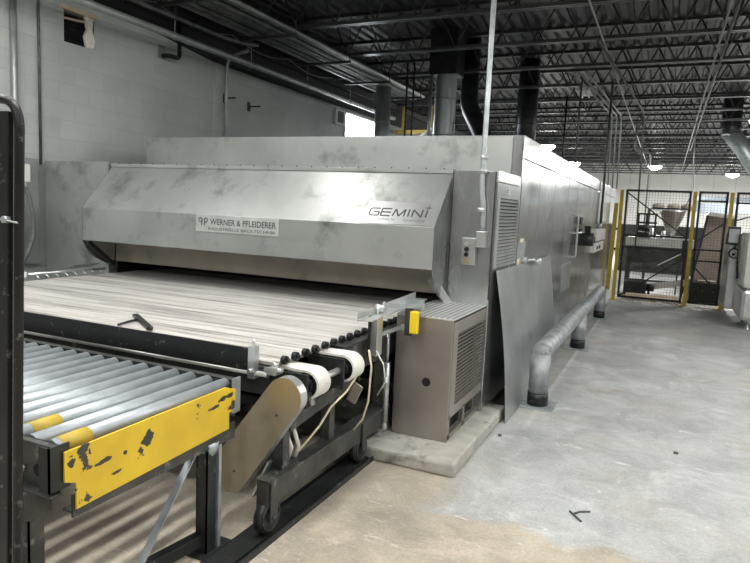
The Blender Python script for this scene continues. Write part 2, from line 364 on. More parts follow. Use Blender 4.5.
# electrical enclosure and flexible hose by the wall
en=thing('electrical_enclosure','grey electrical enclosure on the block wall behind the black tube frame','electrical box',(XL,4.25,.85))
mb=MB(); mb.box(XL,XL+.08,4.02,4.58,.85,1.95); mb.build('cabinet',M['plate'],en,bevel=.006)
mb=MB(); mb.box(XL+.08,XL+.17,4.28,4.42,1.70,1.88); plabel(mb.build('junction_box',M['white'],en,bevel=.01),'white junction box')
mb=MB(); mb.tube([(XL+.13,4.36,1.70),(XL+.14,4.42,1.55),(XL+.14,4.46,1.35),(XL+.14,4.46,1.15),(XL+.13,4.40,.98),(XL+.13,4.33,.86)],.022,10); mb.build('flexible_conduit',M['hose'],en)
mb=MB(); mb.cyl((XL+.13,4.355,1.71),(XL+.135,4.375,1.64),.03); mb.build('fitting',M['steelbright'],en)

# ------------------------------------------------------------------ joists
def joist():
    r=thing('ceiling_joist','open web steel roof joist spanning across under the black roof deck','joist',(XL,0,4.0),'steel roof joists')
    mb=MB(); mb.box(XL,XR,-.055,-.01,4.0,4.045); mb.box(XL,XR,.01,.055,4.0,4.045); mb.build('bottom_chord',M['chord'],r)
    mb=MB(); mb.box(XL,XR,-.06,.06,ZC-.05,ZC); mb.build('top_chord',M['joist'],r)
    mb=MB(); x=XL; k=0
    while x<XR-.3:
        mb.cyl((x,0,4.02),(x+.3,0,ZC-.03),.013,6); mb.cyl((x+.3,0,ZC-.03),(x+.6,0,4.02),.013,6); x+=.6
    mb.build('web',M['joist'],r)
    return r
j0=joist(); SP=1.567
for k in range(22):
    y=3.03+SP*k
    o=j0 if k==0 else copy_tree(j0)
    o.location.y=y
# bridging and long runs under the joists
def run(name,x,z,y0,y1,r,mat,label,cat,group=None):
    return tag(MB().cyl((x,y0,z),(x,y1,z),r,8).build(name,mat),label,cat,group)
for x,l in ((.42,'thin conduit run under the joists toward the far wall, right of the strip fixture'),(-1.0,'thin conduit run under the joists above the oven edge'),(3.2,'thin conduit run under the joists at far right')):
    run('ceiling_conduit',x,3.985,3.0,36,.014,M['conduit'],l,'conduit')
run('ceiling_conduit',.50,3.98,3.0,24,.018,M['conduitd'],'dark conduit run beside the thin conduit under the joists on the right','conduit')
# the wide bundle of parallel conduits
for i in range(9):
    x=-5.50+i*.088
    run('bundled_conduit',x,3.90+(.02,-.015,.0,.03)[i%4],3.0,12.5-.0*i,.030 if i%3 else .036,M['conduitd'] if i not in (0,8) else M['conduit'],'conduit in the wide flat bundle hung under the joists along the left wall','conduit','bundled conduits under the joists')
for k in range(6):
    y=4.3+1.567*k
    mb=MB(); mb.box(-5.62,-4.70,y-.02,y+.02,3.822,3.86); mb.cyl((-5.59,y,3.84),(-5.59,y,ZC),.006,6); mb.cyl((-4.72,y,3.84),(-4.72,y,ZC),.006,6)
    tag(mb.build('conduit_hanger',M['joist']),'strut hanger on threaded rods carrying the conduit bundle','hanger','hangers of the conduit bundle')
mb=MB(); mb.cyl((-5.65,2.0,3.57),(-5.65,13.0,3.57),.042,16)
for y in (4.6,6.17,7.73,9.3,10.87): mb.cyl((-5.65,y,3.57),(-5.65,y,4.02),.006,6); mb.cyl((-5.65,y-.015,3.57),(-5.65,y+.015,3.57),.047,16)
tag(mb.build('sprinkler_main',M['conduit']),'thick grey pipe running below the joists along the block wall','pipe')
mb=MB(); mb.tube(route([(-5.62,2.0,3.78),(-5.62,7.05,3.78),(-5.45,7.25,3.74),(-5.45,7.6,3.8)],.08),.026,10)
mb.cyl((-5.62,6.17,3.78),(-5.62,6.17,4.02),.005,6); mb.cyl((-5.62,4.6,3.78),(-5.62,4.6,4.02),.005,6)
tag(mb.build('thin_pipe',M['conduitd']),'thin dark pipe between the conduit bundle and the thick wall pipe','pipe')
mb=MB()
pts=[(-5.9,4.6+.25*i,3.97-.10*math.sin(PI*((i%6)/6))) for i in range(25)]
mb.tube(pts,.008,6); tag(mb.build('slack_cable',M['conduit']),'slack grey cable sagging between joists above the block wall','cable')
# joist seat angle along wall: dark ledger
mb=MB(); mb.box(XL+.05,XL+.16,2.5,YF,3.88,4.0); struct(mb.build('trim_3',M['joist']))

# ------------------------------------------------------------------ ducts & drops above the oven
D1X=-5.02
def ring(mb,x,y,z,r): mb.cyl((x,y,z-.012),(x,y,z+.012),r+.008,24)
mb=MB(); mb.lathe((D1X,11.0,0),[(0,3.84),(.145,3.84),(.145,2.85),(.15,2.65),(.18,2.45),(.22,2.26)],24); ring(mb,D1X,11.0,3.2,.145)
tag(mb.build('exhaust_duct',M['duct']),'narrow round grey duct with flared foot rising from the oven roof near the glaring window','duct')
dt=thing('exhaust_duct','thick round galvanised duct rising from the oven roof beside the black elbow duct','duct',(-3.66,10.6,2.26))
mb=MB(); mb.lathe((-3.66,10.6,0),[(.185,3.9),(.185,2.26)],24); ring(mb,-3.66,10.6,3.5,.185); ring(mb,-3.66,10.6,2.9,.185); mb.cyl((-3.87,10.42,2.26),(-3.87,10.42,3.9),.03,10); mb.build('duct_pipe',M['duct'],dt)
mb=MB(); mb.box(-3.90,-3.42,10.38,10.82,3.9,ZC); mb.build('roof_curb_box',M['blackduct'],dt)
mb=MB(); mb.tube([(-3.42,11.2,ZC),(-3.42,11.2,3.55),(-3.36,11.15,3.40),(-3.2,11.05,3.15),(-3.0,10.9,2.85),(-2.9,10.85,2.6),(-2.9,10.85,2.26)],.16,20)
tag(mb.build('elbow_duct',M['blackduct']),'shiny black bent duct on the oven roof left of the tall front conduit','duct')
mb=MB(); mb.cyl((-2.75,13,2.26),(-2.75,13,ZC),.2,24); ring(mb,-2.75,13,2.7,.2); ring(mb,-2.75,13,3.4,.2)
tag(mb.build('flue_pipe',M['blackduct']),'straight wide black flue rising from the oven roof just right of the tall front conduit','duct')
mb=MB(); mb.box(-6.05,-5.0,14,14.12,3.36,3.45); mb.box(-5.9,-5.85,14.03,14.09,3.45,4.0); mb.box(-5.2,-5.15,14.03,14.09,3.45,4.0)
tag(mb.build('crane_beam',M['yellowpost']),'yellow horizontal beam under the roof far behind the oven ducts','beam')
mb=MB(); mb.tube(route([(-4.9,12.4,3.0),(-4.5,12.4,3.25),(-4.2,12.4,3.25),(-4.2,12.4,2.26)],.06),.05,12)
tag(mb.build('white_pipe',M['white']),'white bent pipe behind the narrow duct on the oven roof','pipe')
for x,y in ((-4.1,9.9),(-4.0,9.95),(-2.05,13.4)):
    mb=MB(); mb.cyl((x,y,2.26),(x,y,4.0),.016,8); tag(mb.build('drop_rod',M['black']),'thin black rod dropping from the joists to the oven roof','rod','black drop rods on the oven roof')
# diagonal far duct at right
mb=MB(); mb.tube([(1.22,18,ZC),(1.22,18,3.95),(1.24,18,3.8)],.22,20)
tag(mb.build('vertical_duct',M['blackduct']),'black vertical duct stub in the roof above the slanting grey duct','duct')
mb=MB(); mb.tube([(1.25,18,3.80),(1.6,18,3.35),(2.2,18,2.4),(2.7,18,1.6),(2.9,18,1.2),(2.9,18,0)],.2,20)
tag(mb.build('slanting_duct',M['galv']),'big light grey duct slanting down behind the fence at the right edge','duct')
# vertical conduits dropping near the end of the oven
def drop(pts,r,mat,label,n=8,group=None): return tag(MB().tube(pts,r,n).build('drop_conduit',mat),label,'conduit',group)
drop([(-1.12,12.45,1.38),(-1.12,12.45,4.0)],.022,M['conduitd'],'dark conduit dropping from the roof to the grey box on the oven side')
drop([(-1.55,11.6,2.26),(-1.55,11.6,4.0)],.02,M['conduitd'],'dark conduit dropping onto the oven roof left of the box conduit')
for i,x in enumerate((-1.60,-1.50,-1.40)):
    drop(route([(x,10.9,3.93),(x+.25,15.6,3.93),(x+.27,15.8,2.3)],.15),.017,M['conduit'],'one of three parallel conduits running from the strip fixture and dropping behind the oven',8,'parallel conduits behind the strip fixture')
drop(route([(-1.05,9.0,3.95),(-.66,15.2,3.92),(-.60,15.4,1.0)],.2),.018,M['conduitd'],'conduit bending down above the left end of the black mesh fence')
drop(route([(-.9,17.4,4.0),(-.9,17.4,3.3),(-.52,17.4,3.3),(-.52,17.4,1.35)],.15),.02,M['conduit'],'hooked conduit behind the fence just right of the first yellow post')
drop(route([(.42,16.9,3.95),(.44,16.9,3.0),(.52,16.9,2.4),(.35,16.9,1.9)],.2),.012,M['conduit'],'thin cable hanging from the roof behind the middle yellow post')

# ------------------------------------------------------------------ lights
def strip_light(x,y,lit,label,power,L=2.4,z=4.0,rot=False):
    r=thing('strip_light',label,'light',(x,y,z),'strip lights over the aisle' if lit else None)
    mb=MB(); mb.box(x-.12,x+.12,y-L/2,y+L/2,z-.05,z); mb.build('housing',M['white'],r,bevel=.004)
    for s in (-.06,.06):
        MB().cyl((x+s,y-L/2+.03,z-.07),(x+s,y+L/2-.03,z-.07),.016,8).build('lamp_tube',M['lens'] if lit else M['white'],r)
    if lit:
        ld=bpy.data.lights.new('strip_glow','AREA'); ld.shape='RECTANGLE'; ld.size=.16; ld.size_y=L-.1; ld.energy=power; ld.color=(1,.985,.95)
        lo=bpy.data.objects.new('strip_glow',ld); C.objects.link(lo); lo.parent=r; lo.location=(0,0,-.10)
    return r
P=115
strip_light(-1.5,1.6,True,'lit strip light over the roller conveyor, ahead of the oven',P*.7)
strip_light(1.2,3.6,True,'lit strip light over the near aisle floor',P*.75)
strip_light(-3.6,1.0,True,'lit strip light over the left end of the oven conveyor',P*.35)
strip_light(1.4,-1.5,True,'lit strip light behind the camera on the aisle side',P)
strip_light(-2.0,-3.0,True,'lit strip light behind the camera on the oven side',P)
strip_light(5.2,2.0,True,'lit strip light over the right side of the hall, near the front',P)
strip_light(5.2,7.0,True,'lit strip light over the right side of the hall, farther back',P)
strip_light(2.6,7.4,True,'lit strip light over the far aisle floor',P*.8)
strip_light(-3.4,3.9,True,'added unseen strip light brightening the oven hood',P*.14)  # added fill lamp, out of view, to lift the slanted hood
strip_light(-4.7,2.2,True,'added unseen strip light brightening the block wall, left of the oven mouth',P*.5)  # added fill lamp, out of view, for the wall and left hood
s=strip_light(-1.62,12.6,False,'unlit white strip fixture under the joists above the oven side',0,L=.6,z=3.95); 
def bay(x,y,z,p,label):
    r=thing('high_bay_light',label,'light',(x,y,z),None)
    MB().lathe((x,y,z),[(0,.22),(.09,.22),(.11,.10),(.25,.03),(.27,0),(.25,0)],20).build('housing',M['galv'],r)
    MB().lathe((x,y,z),[(.25,-.0),(.22,-.07),(.12,-.12),(.0,-.14)],20).build('lens',M['baylens'],r)
    MB().cyl((x,y,z+.2),(x,y,4.02),.006,6).build('rod',M['joist'],r)
    ld=bpy.data.lights.new('bay_glow','AREA'); ld.shape='DISK'; ld.size=.46; ld.energy=p; ld.color=(1,.985,.95)
    lo=bpy.data.objects.new('bay_glow',ld); C.objects.link(lo); lo.parent=r; lo.location=(0,0,-.16)
    return r
bay(-3.55,20.0,3.72,170,'lit high bay lamp over the oven, nearest of the two beyond its roof edge')
bay(-3.4,25.0,3.62,170,'lit high bay lamp over the oven, farther of the two beyond its roof edge')
bay(-.62,27.5,3.72,650,'lit high bay lamp in front of the far wall above the dough hopper')
bay(2.35,31.0,3.70,750,'lit high bay lamp low by the slanting duct near the far wall')
bay(2.20,23.0,3.72,220,'lit high bay lamp cut by the right picture edge')
bay(1.6,15.2,3.72,60,'lit high bay lamp above the packing machines behind the fence')
bay(6.5,14,3.72,200,'lit high bay lamp in the right part of the hall')
bay(7.0,25,3.72,200,'lit high bay lamp in the far right part of the hall')

# ------------------------------------------------------------------ the tunnel oven
OX=-1.16
ov=thing('tunnel_oven','long stainless steel tunnel oven with slanted front hood standing along the block wall','oven',(-3.3,4.6,.1))
# plinth (a thing of its own)
mb=MB(); mb.box(-1.86,-1.03,3.515,4.86,0,.09)
pl=tag(mb.build('concrete_plinth',M['concrete'],bevel=.018),'low chipped concrete plinth under the perforated top cabinet','plinth')
mb=MB(); mb.box(-5.35,-1.22,4.9,16,0,.1); struct(mb.build('trim_4',M['concrete']))
S=M['steel']
MB().box(OX-.34,OX,4.6,5.47,.1,1.905).build('end_column',M['steelside'],ov,bevel=.004)
MB().box(-5.98,-5.07,4.62,5.30,.1,1.935).build('end_panel',S,ov,bevel=.004)
MB().box(-5.07,-1.50,4.72,5.47,1.12,1.905).build('header',S,ov)
MB().box(-5.03,-1.50,4.68,4.72,.95,1.13).build('baffle_plate',M['beige'],ov)
MB().box(-5.39,-1.19,5.47,16.2,.1,2.26).build('oven_body',M['steel'],ov)
MB().box(-5.06,-1.51,5.43,5.465,.1,.95).build('mouth_shade_panel',M['blackmat'],ov)  # matt black sheet paints the darkness inside the oven mouth
MB().box(-5.066,-5.056,4.73,5.43,.1,.95).build('mouth_shade_side',M['blackmat'],ov)  # black sheet continues the painted darkness on the mouth's left side
MB().box(-5.39,-1.252,5.45,5.47,1.91,2.26).build('roof_fascia',M['steel'],ov,bevel=.003)
MB().box(-1.246,OX+.002,5.45,5.49,1.91,2.26).build('corner_post',M['steelside'],ov,bevel=.003)
# side skin: panels with joints
ys=[5.49,6.35,7.25,8.3,9.2,10.1,11.1,12.2,13.4,14.8,16.2]
for a,b in zip(ys[:-1],ys[1:]):
    MB().box(-1.19,OX,a+.008,b-.008,.12,2.072).build('side_panel',M['steelside'],ov,bevel=.003)
for a,b in ((5.49,8.3),(8.3,12.2),(12.2,16.2)):
    MB().box(-1.19,OX,a+.002,b-.002,2.083,2.26).build('top_rail',M['steelside'],ov,bevel=.003)
MB().box(-5.39,OX,5.47,16.2,2.26,2.268).build('roof_sheet',M['galv'],ov)
# hood : profile in y,z swept along x
prof=[(4.66,1.92),(4.27,1.478),(4.27,1.172),(4.345,1.03),(4.66,1.03)]
hx0,hx1=-5.03,-1.50
hood=[(4.66,1.92),(4.27,1.478),(4.27,1.172),(4.29,1.172),(4.29,1.47),(4.668,1.90),(4.70,1.92)]
mb=MB(); mb.prism(hood,(hx0,0,0),(0,1,0),(0,0,1),(1,0,0),hx1-hx0)
hd=mb.build('hood',S,ov,bevel=.002)
side=[(4.66,1.92),(4.27,1.478),(4.27,1.172),(4.345,1.03),(4.56,.93),(4.66,.93)]
for x,nm in ((hx0,'hood_side'),(hx1-.004,'hood_side')):
    MB().prism(side,(x,0,0),(0,1,0),(0,0,1),(1,0,0),.006).build(nm,M['steelside'],ov)
MB().box(hx0,hx1,4.62,4.72,1.885,1.915).build('hood_cap',S,ov)
mb=MB(); mb.bar((-4.97,4.30,1.15),(-4.97,4.60,.92),.02,.04); mb.build('hood_bracket',M['darkmetal'],ov)
# rivets along hood
mb=MB()
for i in range(24):
    x=hx0+.08+i*(hx1-hx0-.16)/23
    mb.cyl((x,4.64,1.915),(x,4.64,1.925),.006,6)
mb.build('rivets',M['darkmetal'],ov)
# header trim strip at top of right column (cap over the vent)
MB().box(OX-.01,OX+.015,4.598,5.36,1.83,1.915).build('vent_cap',M['steelbright'],ov,bevel=.004)
vent=MB().box(OX,OX+.006,4.63,5.36,1.15,1.83).build('vent_panel',M['steelside'],ov,bevel=.003)
mb=MB()
for i in range(20):
    z=1.20+i*.0262
    mb.obox((OX+.016,5.00,z),(0,1,0),(1,0,-.9),(.9,0,1),.325,.011,.003)
mb.box(OX+.006,OX+.022,4.662,4.674,1.185,1.715); mb.box(OX+.006,OX+.022,5.325,5.337,1.185,1.715)
mb.build('louvre',M['steelbright'],vent)
MB().box(OX+.006,OX+.008,4.674,5.325,1.185,1.715).build('dark_backing',M['blackmat'],vent)
mb=MB(); mb.prism([(0,0),(.06,0),(.03,.05)],(OX+.006,4.97,1.75),(0,1,0),(0,0,1),(1,0,0),.004); plabel(mb.build('warning_triangle',M['steelbright'],vent),'small triangular mark')
# front column door seam strip
mb=MB(); mb.box(-1.168,-1.158,4.596,4.602,.95,1.9); mb.box(-1.49,-1.484,4.594,4.602,.93,1.9); mb.build('seam_strip',M['darkmetal'],ov)
# lower hanging strut beside the mouth
mb=MB(); mb.bar((-1.56,4.42,1.10),(-1.44,4.58,.86),.03,.06); mb.build('support_strut',M['steelbright'],ov)
# labels on the side
for (y,z,w,h) in ((5.66,1.37,.16,.035),(5.60,1.185,.22,.05),(7.02,1.09,.10,.06),(8.6,1.95,.0,.0)):
    if w: MB().box(OX+.001,OX+.004,y-w/2,y+w/2,z-h/2,z+h/2).build('side_label',M['paper'],ov)
# long-lever door handle
def handle(y,z,l):
    h=MB(); h.cyl((OX,y-.32,z+.03),(OX+.05,y-.32,z+.03),.03,12); h.tube([(OX+.05,y-.32,z+.03),(OX+.06,y-.1,z+.02),(OX+.07,y+.06,z)],.013,8)
    h.lathe((OX+.07,y+.08,z-.03),[(0,-.01),(.036,.005),(.046,.03),(.036,.055),(0,.07)],14)
    return h.build('door_handle',M['steelbright'],ov)
handle(6.0,1.165,1)
mb=MB(); mb.bar((OX+.012,5.66,1.36),(OX+.012,5.60,1.18),.015,.05,(1,0,0)); mb.build('handle_plate',M['steelbright'],ov)
# second door: long vertical bar handle, motor, cables
mb=MB(); mb.tube(route([(OX,9.0,1.62),(OX+.06,9.0,1.62),(OX+.06,9.0,1.05),(OX,9.0,1.05)],.03),.014,8); mb.cyl((OX+.03,8.75,1.38),(OX+.05,9.55,1.38),.013,8)
mb.build('door_handle',M['steelbright'],ov)
mt=MB().cyl((OX,10.0,1.27),(OX+.18,10.0,1.27),.10,20).build('fan_motor',M['darkmetal'],ov)
MB().box(OX+.05,OX+.13,9.93,10.07,1.37,1.47).build('terminal_box',M['black'],mt)
MB().box(OX,OX+.05,9.4,9.62,1.36,1.44).build('latch',M['black'],ov)
MB().box(OX,OX+.05,9.4,9.62,1.50,1.60).build('latch',M['black'],ov)
MB().tube([(OX+.08,10.07,1.30),(OX+.12,10.5,1.22),(OX+.10,11.0,1.2),(OX+.06,11.3,1.26)],.02,8).build('motor_cable',M['rubber'],ov)
# dark inspection plate and smudge plate
MB().box(OX,OX+.012,8.2,9.0,.62,.98).build('access_plate',M['plate'],ov)
# electrical box on side
eb=thing('junction_box','grey junction box on the oven side below the dark drop conduit','electrical box',(OX,12.45,1.0))
MB().box(OX,OX+.1,11.3,12.95,1.20,1.40).build('upper_box',M['white'],eb,bevel=.01)
MB().box(OX,OX+.08,11.3,12.95,1.0,1.16).build('lower_box',M['white'],eb,bevel=.01)
MB().cyl((OX+.04,12.45,1.40),(OX+.04,12.45,1.5),.03,10).build('hub',M['steelbright'],eb)
for yy in (11.7,12.1): MB().cyl((OX+.08,yy,1.08),(OX+.1,yy,1.08),.03,10).build('knob',M['black'],eb)

# ---- text helper
def text(body,o,u,v,height,width,mat,name,parent,depth=.001,bold=0):
    cu=bpy.data.curves.new(name,'FONT'); cu.body=body; cu.size=1; cu.extrude=0; cu.offset=bold
    to=bpy.data.objects.new('tmp',cu); C.objects.link(to); bpy.context.view_layer.update()
    dg=bpy.context.evaluated_depsgraph_get(); me=bpy.data.meshes.new_from_object(to.evaluated_get(dg))
    xs=[q.co.x for q in me.vertices]; yy=[q.co.y for q in me.vertices]
    x0,x1=min(xs),max(xs); y0,y1=min(yy),max(yy)
    mb=MB(); u=Vector(u);v=Vector(v);w=u.cross(v).normalized(); o=Vector(o)
    vs=[o+u*((q.co.x-x0)/(x1-x0)*width)+v*((q.co.y-y0)/(y1-y0)*height)+w*depth for q in me.vertices]
    mb.add(vs,[tuple(p.vertices) for p in me.polygons])
    bpy.data.objects.remove(to); bpy.data.curves.remove(cu); bpy.data.meshes.remove(me)
    return mb.build(name,mat,parent)
def strokes(mb,segs,o,u,v,wd,dep):
    o=Vector(o);u=Vector(u);v=Vector(v);w=u.cross(v).normalized()
    for (a,b,c,d) in segs:
        p=o+u*a+v*b; q=o+u*c+v*d; mb.bar(p,q,wd,dep,w)
# maker's plate
np_=MB().box(-3.655,-2.815,4.262,4.27,1.335,1.478).build('maker_plate',M['namep'],ov,bevel=.001)
X=(1,0,0);Z=(0,0,1)
text('WERNER & PFLEIDERER',(-3.50,4.262,1.395),X,Z,.050,.66,M['ink'],'plate_lettering',np_,.0015,.012)
text('INDUSTRIELLE BACKTECHNIK',(-3.52,4.262,1.350),X,Z,.024,.68,M['ink'],'plate_lettering',np_,.0015,.006)
mb=MB()
cx0,cz0=-3.575,1.415
for sx in (-1,1):
    pts=arc((cx0+sx*.028,4.2605,cz0+.018),.018,0,2*PI,14,X,Z); mb.tube(pts,.0035,6)
    mb.tube([(cx0+sx*.012,4.2605,cz0+.03),(cx0+sx*.014,4.2605,cz0-.03)],.0035,6)
    mb.tube([(cx0+sx*.01,4.2605,cz0+.025),(cx0+sx*.03,4.2605,cz0+.036)],.0035,6)
mb.build('plate_emblem',M['ink'],np_)
# GEMINI plate on the slope
sl=Vector((0,.39,.442)).normalized(); nrm=Vector((0,-.442,.39)).normalized()
o=Vector((-2.095,4.27,1.478))+nrm*.001
def sp(a,b): return o+Vector((a,0,0))+sl*b
mb=MB(); c=sp(.293,.118)+nrm*.002; mb.obox(c,X,sl,nrm,.288,.110,.0025)
gp=mb.build('brand_plate',M['steelbright'],ov)
gs=[]
h=.070; w=.066
def G(x): return [(x+w,h,x+.008,h),(x+.008,h,x,h-.012),(x,h-.012,x,.01),(x,.01,x+.008,0),(x+.008,0,x+w,0),(x+w,0,x+w,h*.5),(x+w,h*.5,x+w*.45,h*.5)]
def E_(x): return [(x+w,h,x,h),(x,h*.5,x+w,h*.5),(x,0,x+w,0),(x,0,x,h)]
def Mm(x): return [(x,0,x+.012,h),(x+.012,h,x+.042,0),(x+.042,0,x+.078,h),(x+.078,h,x+.078,0)]
def I(x): return [(x,0,x,h)]
def Nn(x): return [(x,0,x,h),(x,h,x+.062,0),(x+.062,0,x+.062,h)]
gs+=G(.045)+E_(.128)+Mm(.212)+I(.318)+Nn(.345)+I(.438)
gs=[(a*1.16-.008,b,c_*1.16-.008,d) for a,b,c_,d in gs]
mb=MB(); base=sp(0,.085)+nrm*.005; strokes(mb,gs,base,X,sl,.012,.002)
mb.build('brand_lettering',M['ink'],gp)
mb=MB(); sc=base+Vector((.50,0,0))+sl*(h+.022)
for a,l in ((0,.03),(PI/4,.018),(PI/2,.036),(3*PI/4,.018)):
    d=Vector(X)*math.cos(a)+sl*math.sin(a); mb.bar(sc-d*l,sc+d*l,.003,.002,nrm)
mb.build('brand_star',M['ink'],gp)
text('PHILADELPHIA, PA',sp(.045,.038)+nrm*.005,X,sl,.019,.225,M['ink'],'brand_subtitle',gp,.001)
text('215-673-5225',sp(.335,.038)+nrm*.005,X,sl,.019,.17,M['ink'],'brand_subtitle',gp,.001)

# tall front conduit + boxes (separate things)
tc_=thing('front_conduit','tall galvanised conduit rising from the control boxes at the oven front corner','conduit',(-1.245,4.56,1.46))
MB().tube(route([(-1.232,4.575,1.46),(-1.232,4.565,1.62),(-1.252,4.55,1.78),(-1.248,4.55,ZC)],.06),.019,12).build('pipe',M['galv'],tc_)
for z in (1.62,1.90,2.0): MB().cyl((-1.248,4.552,z-.015),(-1.248,4.552,z+.015),.027,12).build('coupling',M['steelbright'],tc_)
MB().box(-1.267,-1.199,4.53,4.6,1.345,1.465).build('junction_box',M['steelbright'],tc_,bevel=.006)
cb_=thing('control_box','small steel push button box on the oven front column','control box',(-1.325,4.6,1.2))
MB().box(-1.38,-1.268,4.545,4.6,1.205,1.41).build('housing',M['steel'],cb_,bevel=.006)
for z,mn in ((1.365,'steelbright'),(1.325,'black'),(1.285,'black'),(1.24,'brass')):
    MB().cyl((-1.335,4.545,z),(-1.335,4.528,z),.016,14).build('button',M[mn],cb_)
MB().cyl((-1.27,4.57,1.37),(-1.262,4.57,1.37),.014,10).build('connector',M['steelbright'],cb_)

# ------------------------------------------------------------------ lower cabinet
cab=thing('louvred_cabinet','low stainless cabinet with perforated top and louvred side on the concrete plinth','cabinet',(-1.38,4.2,.09))
mb=MB(); mb.box(-1.575,-1.184,3.83,3.85,.09,.90); mb.build('front_panel',M['steelwarm'],cab,bevel=.003)
mb=MB(); mb.box(-1.575,-1.555,3.85,4.58,.12,.885); mb.box(-1.54,-1.22,4.56,4.58,.12,.885); mb.build('shell',M['steelwarm'],cab)
mb=MB(); mb.box(-1.24,-1.18,3.852,3.95,.26,.885); mb.box(-1.24,-1.18,4.70,4.80,.26,.885); mb.box(-1.24,-1.18,3.95,4.70,.80,.885); mb.box(-1.24,-1.18,3.95,4.70,.26,.315)
sp_=mb.build('side_frame',M['steelwarm'],cab,bevel=.002)
mb=MB()
for i in range(19):
    z=.33+i*.0255
    mb.obox((-1.190,4.325,z),(0,1,0),(1,0,-.4),(.4,0,1),.375,.0065,.002)
mb.build('louvre',M['steelwarm'],sp_)
MB().box(-1.25,-1.245,3.9,4.78,.27,.88).build('inner_backing',M['blackmat'],cab)
MB().box(-1.575,-1.178,3.826,4.80,.90,.912).build('perforated_top',M['perf'],cab,bevel=.002)
mb=MB(); mb.box(-1.22,-1.19,3.852,3.90,.09,.26); mb.box(-1.22,-1.19,4.68,4.80,.09,.26); mb.box(-1.22,-1.19,4.2,4.24,.09,.26); mb.box(-1.22,-1.19,3.85,4.80,.09,.125); mb.box(-1.22,-1.19,3.85,4.8,.235,.26)
mb.build('foot_frame',M['steelwarm'],cab)
MB().box(-1.26,-1.25,3.85,4.8,.1,.26).build('recess_shade_panel',M['blackmat'],cab)  # black panel paints the shade behind the foot frame
MB().cyl((-1.345,3.8285,.475),(-1.345,3.835,.475),.03,24).build('hole_shade_disc',M['blackmat'],cab)  # flat black disc, the dark of a hole put in as colour

# ------------------------------------------------------------------ leaning sheet
mb=MB(); ny,nz=24,14; vs=[];fs=[]
for j in range(nz+1):
    t=j/nz
    for i in range(ny+1):
        s=i/ny
        y=4.68+s*2.44-.0+ .03*(1-t)*0
        xx=-.985-.150*t + .05*math.sin(PI*t)*(.6-.4*s)*0.6
        y0=y + (.03*math.sin(PI*t*.9) if i==0 else 0)
        z=.002+t*1.165
        vs.append((xx,y0,z))
n0=len(vs)
vs+=[(a-.004,b,c) for a,b,c in vs]
for j in range(nz):
    for i in range(ny):
        a=j*(ny+1)+i; fs.append((a,a+1,a+ny+2,a+ny+1)); fs.append((n0+a,n0+a+ny+1,n0+a+ny+2,n0+a+1))
for i in range(ny):
    fs.append((i,n0+i,n0+i+1,i+1)); a=nz*(ny+1)+i; fs.append((a,a+1,n0+a+1,n0+a))
for j in range(nz):
    a=j*(ny+1); fs.append((a,a+ny+1,n0+a+ny+1,n0+a)); a+=ny; fs.append((a,n0+a,n0+a+ny+1,a+ny+1))
mb.add(vs,fs,False)
tag(mb.build('steel_sheet',M['plate']),'large bare grey steel sheet leaning on edge against the oven side','metal sheet')

# ------------------------------------------------------------------ bumper rail
br=thing('bumper_rail','galvanised pipe bumper rail on three posts along the oven side','guard rail',(-.84,5.3,0))
Rr=.083; BX=-.86
mb=MB(); mb.tube([(BX,5.305,.455),(BX,7.93,.455)],Rr,24); mb.lathe((BX,5.305,.455),[(Rr*.999*math.cos(t*PI/12),Rr*.999*math.sin(t*PI/12)) for t in range(-6,7)],24); mb.build('pipe_rail',M['bump'],br)
mb=MB(); mb.tube([(BX,7.96,.455),(BX,10.5,.455),(BX,10.62,.43),(BX,10.64,.36)],Rr*.98,24); mb.build('pipe_rail',M['bump'],br)
mb=MB(); mb.cyl((BX,7.925,.455),(BX,7.965,.455),Rr*.93,24); mb.build('weld_joint',M['darkmetal'],br)
for y in (5.305,7.95,10.62):
    z1={5.305:.455,7.95:.42,10.62:.40}[y]
    MB().cyl((BX,y,.012),(BX,y,z1),Rr,24).build('post',M['bump'],br)
    MB().cyl((BX,y,.012),(BX,y,.12),Rr+.004,24).build('foot_sleeve',M['black'],br)
    MB().box(BX-.15,BX+.15,y-.14,y+.14,0,.012).build('base_plate',M['galv'],br,bevel=.002)

# ------------------------------------------------------------------ oven infeed conveyor
oc=thing('oven_conveyor','wide floury slat conveyor on a wheeled frame feeding the oven mouth','conveyor',(-3.3,3.0,0))
BL,BR=-5.06,-1.675; bz=.825
def slat(y):
    mb=MB(); pr=[(y-.049,-.02),(y-.049,-.004),(y-.040,0),(y-.028,0),(y-.022,-.009),(y-.014,0),(y-.004,0),(y+.002,-.009),(y+.010,0),(y+.022,0),(y+.028,-.009),(y+.034,0),(y+.042,0),(y+.046,-.004),(y+.046,-.02)]
    mb.prism(pr,(BL,0,bz),(0,1,0),(0,0,1),(1,0,0),BR-BL); return mb
slots=[2.86]+[3.17+.1*i for i in range(23)]
slots=[2.60+.1*i for i in range(4)]+[3.01+.1*i for i in range(25)]
base_s=None;base_r=None
for y in slots:
    if base_s is None:
        base_s=slat(y).build('slat',M['slat'],oc); base_s['y0']=y
        mb=MB(); mb.cyl((BR+.002,y,bz+.004),(BR+.028,y,bz+.004),.022,14); mb.cyl((BR+.028,y,bz+.004),(BR+.040,y,bz+.004),.010,8)
        base_r=mb.build('chain_roller',M['black'],oc); Y0=y
    else:
        a=base_s.copy(); C.objects.link(a); a.parent=oc; a.location=(random.uniform(-.004,.004),y-Y0,random.uniform(-.0025,.0025))
        b=base_r.copy(); C.objects.link(b); b.parent=oc; b.location=(0,y-Y0,0)
del base_s['y0']
